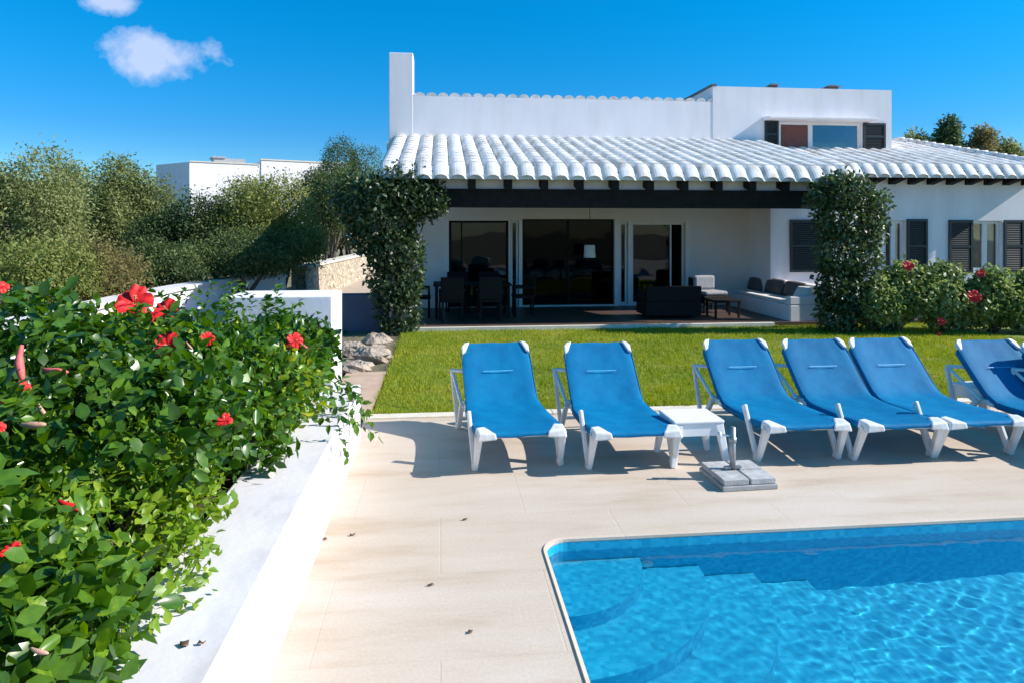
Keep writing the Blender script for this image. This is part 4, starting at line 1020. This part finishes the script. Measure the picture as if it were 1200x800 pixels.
# climbers on the pillars
def climber(label, seed, blobs, n, base, name='climbing_plant'):
    o = shrub(name, label, 'climber', seed, blobs, n, .085, M['climb'], BROAD, 'climbers on the veranda pillars', base=base, stems=8, zmin=.02, stem_r=.03, shell=.6, loose=.06, up=.3, jitter=.9); return o
def zb(px, py, Z, rpx, ry=None, rz=None):
    p = zat(px, py, Z); r = rpx/F*Z; return (p.x, p.y, p.z, r, (ry or rpx)/F*Z*.9, (rz or rpx)/F*Z)
Zc = 13.35
bl = [zb(466,365,Zc,24,20,28), zb(466,330,Zc,25,20,30), zb(462,295,Zc,27,22,30), zb(452,262,Zc,34,26,28), zb(446,234,Zc,35,28,25), zb(466,222,Zc,30,26,20), zb(484,238,Zc,26,22,24), zb(505,232,Zc,16,14,18), zb(425,250,Zc,22,20,26), zb(430,275,Zc,20,18,22),
      zb(472,385,Zc,16,14,12), zb(514,240,Zc,9,9,12), zb(462,208,Zc,15,14,10), zb(486,210,Zc,12,14,10), zb(410,232,Zc+.5,20,20,26), zb(480,310,Zc,16,14,40), zb(448,320,Zc,15,14,30)]
climber('dense dark climber covering the left veranda pillar up to the roof edge', 31, bl, 17000, (on(468,385,13.5).x, 13.45, 0))
bl = [zb(985,372,Zc,24,20,24), zb(984,335,Zc,24,20,34), zb(986,295,Zc,27,22,32), zb(990,255,Zc,34,26,28), zb(992,228,Zc,32,24,20), zb(1020,262,Zc,16,16,28), zb(962,232,Zc,14,14,16), zb(1012,300,Zc,18,16,20), zb(1030,240,Zc,10,10,16), zb(985,215,Zc,20,18,10), zb(1004,345,Zc,20,18,26)]
climber('dark leafy climber on the right veranda pillar beside the flower hedge', 32, bl, 10500, (on(988,385,13.5).x, 13.45, 0))
# flowering hedge in front of the wing
HH = 'flowering shrubs in front of the right wing'
hz_ = [((1045,352),(42,30,37),'pale green flowering shrub next to the right climber'),((1103,354),(44,30,35),'flowering shrub in the middle of the bed below the shuttered windows'),((1160,354),(42,30,37),'flowering shrub near the right edge below the last window'),((1215,352),(34,30,34),'flowering shrub cut off by the right picture edge')]
hedge_o = []
for i, ((px, py), (a, b_, c), lab) in enumerate(hz_):
    Z = 13.3; main = zb(px, py, Z, a, b_, c); rngg = np.random.default_rng(60+i)
    bl = lumpy(rngg, main[:3], main[3:6], 18, .38, -.85)
    o = shrub('flowering_shrub', lab, 'shrub', 60+i, bl, 9500, .085, M['hedge'], BROAD, HH, base=(main[0], main[1], 0), stems=7, zmin=.03, stem_r=.02, shell=.62, loose=.04); hedge_o.append(o)
for px, py, w_, oi in ((1064,312,10,0),(1141,348,13,2),(1103,377,8,1),(1149,321,8,2),(1100,392,5,1)):
    loc = zat(px, py, 12.78); open_flower(hedge_o[oi], loc, w_/F*12.78*.6, 'redpetal', seed=px)
# background trees and shrubs on the slope, left
BG = 'wild shrubs and small trees behind the boundary wall'
def bgtree(label, cat, seed, px, top, bot, wpx, Z, mat, n, size=.11, k=22, sub=.36):
    c = zat(px, (top+bot)/2, Z); rx = wpx/2/F*Z; rz = (bot-top)/2/F*Z; gz = hill(c.x, c.y)-.05
    n = int(n*1.7); size *= .76; bl = lumpy(np.random.default_rng(seed), (c.x, c.y, c.z), (rx, rx*.85, rz), k, sub, -.55)
    return shrub('tree' if cat == 'tree' else 'shrub', label, cat, seed, bl, n, size, M[mat], DIAM, BG, base=(c.x, c.y, gz), stems=5, zmin=gz+.02, stem_r=.07, shell=.55, loose=.11, up=.45, jitter=.8)
bgtree('tall feathery olive green tree at the left edge behind the wall', 'tree', 71, 8, 180, 350, 165, 14.0, 'olive', 24000, .10, 20, .38)
bgtree('rounded dark olive tree just left of the far white house', 'tree', 72, 145, 188, 330, 92, 18.0, 'olive', 19000, .11, 15, .42)
bgtree('dark shrub behind the two leftmost olive trees', 'shrub', 73, 88, 205, 330, 90, 20.0, 'dark', 14000, .12)
bgtree('grey green bush below the corner of the far white house', 'shrub', 74, 215, 238, 345, 105, 17.0, 'dark', 17000, .10, 14, .42)
bgtree('large yellow green bush with a sloping top in front of the far house', 'shrub', 75, 298, 208, 330, 122, 17.5, 'light', 20000, .10, 16, .40)
bgtree('low green bush spreading to the right along the sunlit slope', 'shrub', 76, 318, 250, 318, 100, 17.6, 'olive', 14000, .10)
bgtree('dark green tree right of the far white house', 'tree', 77, 382, 192, 290, 84, 24.0, 'dark', 18000, .12)
bgtree('dark tree touching the left end of the veranda roof', 'tree', 78, 412, 171, 285, 90, 31.0, 'dark', 18000, .12)
bgtree('brownish dry bush directly behind the red hibiscus blooms', 'shrub', 79, 85, 282, 380, 130, 11.5, 'brown', 9000, .085, 18, .34)
bgtree('small dark bush at the foot of the wall behind the blooms', 'shrub', 80, 190, 285, 345, 110, 14.5, 'dark', 11000, .09)
bgtree('deeply shaded bush overhanging the wall beside the stone wall', 'shrub', 81, 285, 272, 328, 120, 15.6, 'dark', 13000, .09)
bgtree('yellow green scrubby bush rising behind the left part of the white coping', 'shrub', 82, 45, 280, 372, 110, 10.5, 'light', 9000, .08)
bgtree('grey twiggy bush between the bright bush and the stone wall', 'shrub', 83, 385, 252, 300, 60, 31.0, 'brown', 7000, .10)
BR = 'treetops behind the right wing roof'
for i, (px, top, w_, mt, lab) in enumerate(((1078,148,36,'light','pale treetop nearest the upper storey behind the wing roof'),(1110,143,30,'dark','darkest treetop showing above the wing roof'),(1148,152,44,'brown','dry brownish treetop above the wing roof'),(1182,162,34,'olive','low grey treetop near the right edge above the roof tiles'))):
    Z = 30.; c = zat(px, top+34, Z); rx = w_/2/F*Z; rz = 34/F*Z; gz = hill(c.x, c.y)
    bl = lumpy(np.random.default_rng(90+i), (c.x, c.y, c.z), (rx, rx, rz), 14, .36, -.5)
    shrub('tree', lab, 'tree', 90+i, bl, 6500, .14, M[mt], DIAM, BR, base=(c.x, c.y, gz), stems=4, zmin=gz, stem_r=.09, shell=.6, loose=.1)

# fallen leaves on the deck and coping
for i, (px, py, z, s_, lab) in enumerate(((545,609,0,.03,'dry leaf on the deck closest to the loungers'),(505,686,0,.03,'dry leaf lying mid deck'),(551,741,0,.028,'dry leaf on the deck nearest the pool'),(413,627,0,.035,'dry leaf on the deck beside the planter, left of the others'),(381,632,0,.028,'dry leaf close to the foot of the planter wall'),
                                         (216,756,.531,.038,'curled brown leaf on the white coping'),(236,755,.531,.022,'tiny dark scrap on the white coping beside the curled leaf'))):
    p = at(px, py, z); m = MB(); a = random.random()*6; s_ *= .72
    pts = [(s_*math.cos(a+t)*q, s_*math.sin(a+t)*q*.7, h) for t, q, h in ((0,1,.004),(.8,.7,.012),(2,.6,.006),(3.1,1,.012),(4,.6,.003),(5.2,.7,.014))]
    m.add(pts+[(0,0,.004)]+[(x, y, z_-.003) for x, y, z_ in pts], [(j, (j+1) % 6, 6) for j in range(6)]+[(j, 7+j, 7+(j+1) % 6, (j+1) % 6) for j in range(6)], True)
    o = m.build('fallen_leaf', M['deadleaf']); o.location = (p.x, p.y, p.z+.002); tag(o, lab, 'leaf', 'dry leaves fallen on the deck and coping')

# ================================================================== LIGHT, SKY, CAMERA
SUN_EL = R(34); sdir = Vector((math.cos(R(-8)), math.sin(R(-8)), 0))*math.cos(SUN_EL)+Vector((0,0,math.sin(SUN_EL)))
sl = bpy.data.lights.new('sun', 'SUN'); sl.energy = 4.6; sl.angle = R(.53); sl.color = (1, .955, .885)
so = bpy.data.objects.new('sun', sl); COL.objects.link(so); so.rotation_euler = sdir.to_track_quat('Z', 'Y').to_euler(); so.location = (12, 0, 12)
try:
    sl.cycles.is_caustics_light = True; water.cycles.is_caustics_caster = True; pool.cycles.is_caustics_receiver = True
except Exception as ex: print('caustics', ex)
wd = bpy.data.worlds.new('World'); sc.world = wd; wd.use_nodes = True; nt = wd.node_tree; nt.nodes.clear()
out = nt.nodes.new('ShaderNodeOutputWorld'); bg = nt.nodes.new('ShaderNodeBackground'); bg.inputs['Strength'].default_value = .14
sky = nt.nodes.new('ShaderNodeTexSky'); sky.sky_type = 'NISHITA'; sky.sun_disc = False; sky.sun_elevation = SUN_EL; sky.sun_rotation = R(98); sky.air_density = 1.0; sky.dust_density = .2; sky.ozone_density = 3
hs = N(nt, 'ShaderNodeHueSaturation', Saturation=1.5, Hue=.49, Value=1.0); L(nt, sky.outputs[0], hs.inputs['Color'])
# two small clouds, fixed directions in the sky
tc = N(nt, 'ShaderNodeTexCoord'); sx = N(nt, 'ShaderNodeSeparateXYZ'); L(nt, tc.outputs['Generated'], sx.inputs[0])
rz_ = ramp(nt, [(.0, (.55,.66,.80)), (.10, (.29,.50,.70)), (.135, (.24,.49,.71)), (.31, (.05,.72,.82)), (.6, (2.9,1.02,.88))]); L(nt, sx.outputs['Z'], rz_.inputs['Fac'])
mg = N(nt, 'ShaderNodeMixRGB', blend_type='MULTIPLY', Fac=1); L(nt, hs.outputs[0], mg.inputs[1]); L(nt, rz_.outputs['Color'], mg.inputs[2]); col = mg.outputs[0]
nz = N(nt, 'ShaderNodeTexNoise', Scale=14, Detail=10, Roughness=.62); L(nt, tc.outputs['Generated'], nz.inputs['Vector'])
for (px, py, wx_, wy_) in ((188,63,.082,.032),(128,5,.032,.018)):
    dv = ray(px, py).normalized(); side = Vector((dv.y, -dv.x, 0)).normalized(); upv = side.cross(dv).normalized()
    def dotn(v):
        n = N(nt, 'ShaderNodeVectorMath', operation='DOT_PRODUCT'); L(nt, tc.outputs['Generated'], n.inputs[0]); n.inputs[1].default_value = v; return n.outputs['Value']
    def mth(op, a, b_=None, clamp=False):
        n = N(nt, 'ShaderNodeMath', operation=op); n.use_clamp = clamp
        for i, q in enumerate((a, b_)):
            if q is None: continue
            if isinstance(q, (int, float)): n.inputs[i].default_value = q
            else: L(nt, q, n.inputs[i])
        return n.outputs[0]
    a = mth('DIVIDE', mth('SUBTRACT', dotn(side), 0.0), wx_); c = mth('DIVIDE', dotn(upv), wy_)
    rr = mth('SQRT', mth('ADD', mth('MULTIPLY', a, a), mth('MULTIPLY', c, c)))
    body = mth('SUBTRACT', 1.0, rr); nn = mth('MULTIPLY', mth('SUBTRACT', nz.outputs['Fac'], .5), 3.4)
    dens = mth('MULTIPLY', mth('ADD', body, nn), 1.3, True); dens = mth('MULTIPLY', dens, mth('GREATER_THAN', dotn(dv), .5)); dens = mth('MULTIPLY', dens, .58)
    # soft edge
    dens = mth('MULTIPLY', dens, mth('MULTIPLY', mth('SUBTRACT', 1.9, rr), 1.2, True))
    mx = N(nt, 'ShaderNodeMixRGB'); L(nt, dens, mx.inputs[0]); L(nt, col, mx.inputs[1]); mx.inputs[2].default_value = (4.2, 4.3, 5.2, 1); col = mx.outputs[0]
L(nt, col, bg.inputs['Color']); L(nt, bg.outputs[0], out.inputs['Surface'])

cd = bpy.data.cameras.new('camera'); cam = bpy.data.objects.new('camera', cd); COL.objects.link(cam); sc.camera = cam
cam.location = (0, 0, CAMH); cam.rotation_euler = (R(90), 0, -YAW); cd.sensor_width = 36; cd.lens = F*36/1200; cd.shift_y = -(400-HOR)/1200; cd.clip_end = 2000; cd.clip_start = .05
sc.view_settings.view_transform = 'Standard'; sc.view_settings.look = 'None'; sc.view_settings.gamma = 1; sc.view_settings.exposure = .65
sc.render.engine = 'CYCLES'
try:
    sc.cycles.use_denoising = True; sc.cycles.max_bounces = 8; sc.cycles.transparent_max_bounces = 12; sc.cycles.sample_clamp_indirect = 6
except Exception: pass
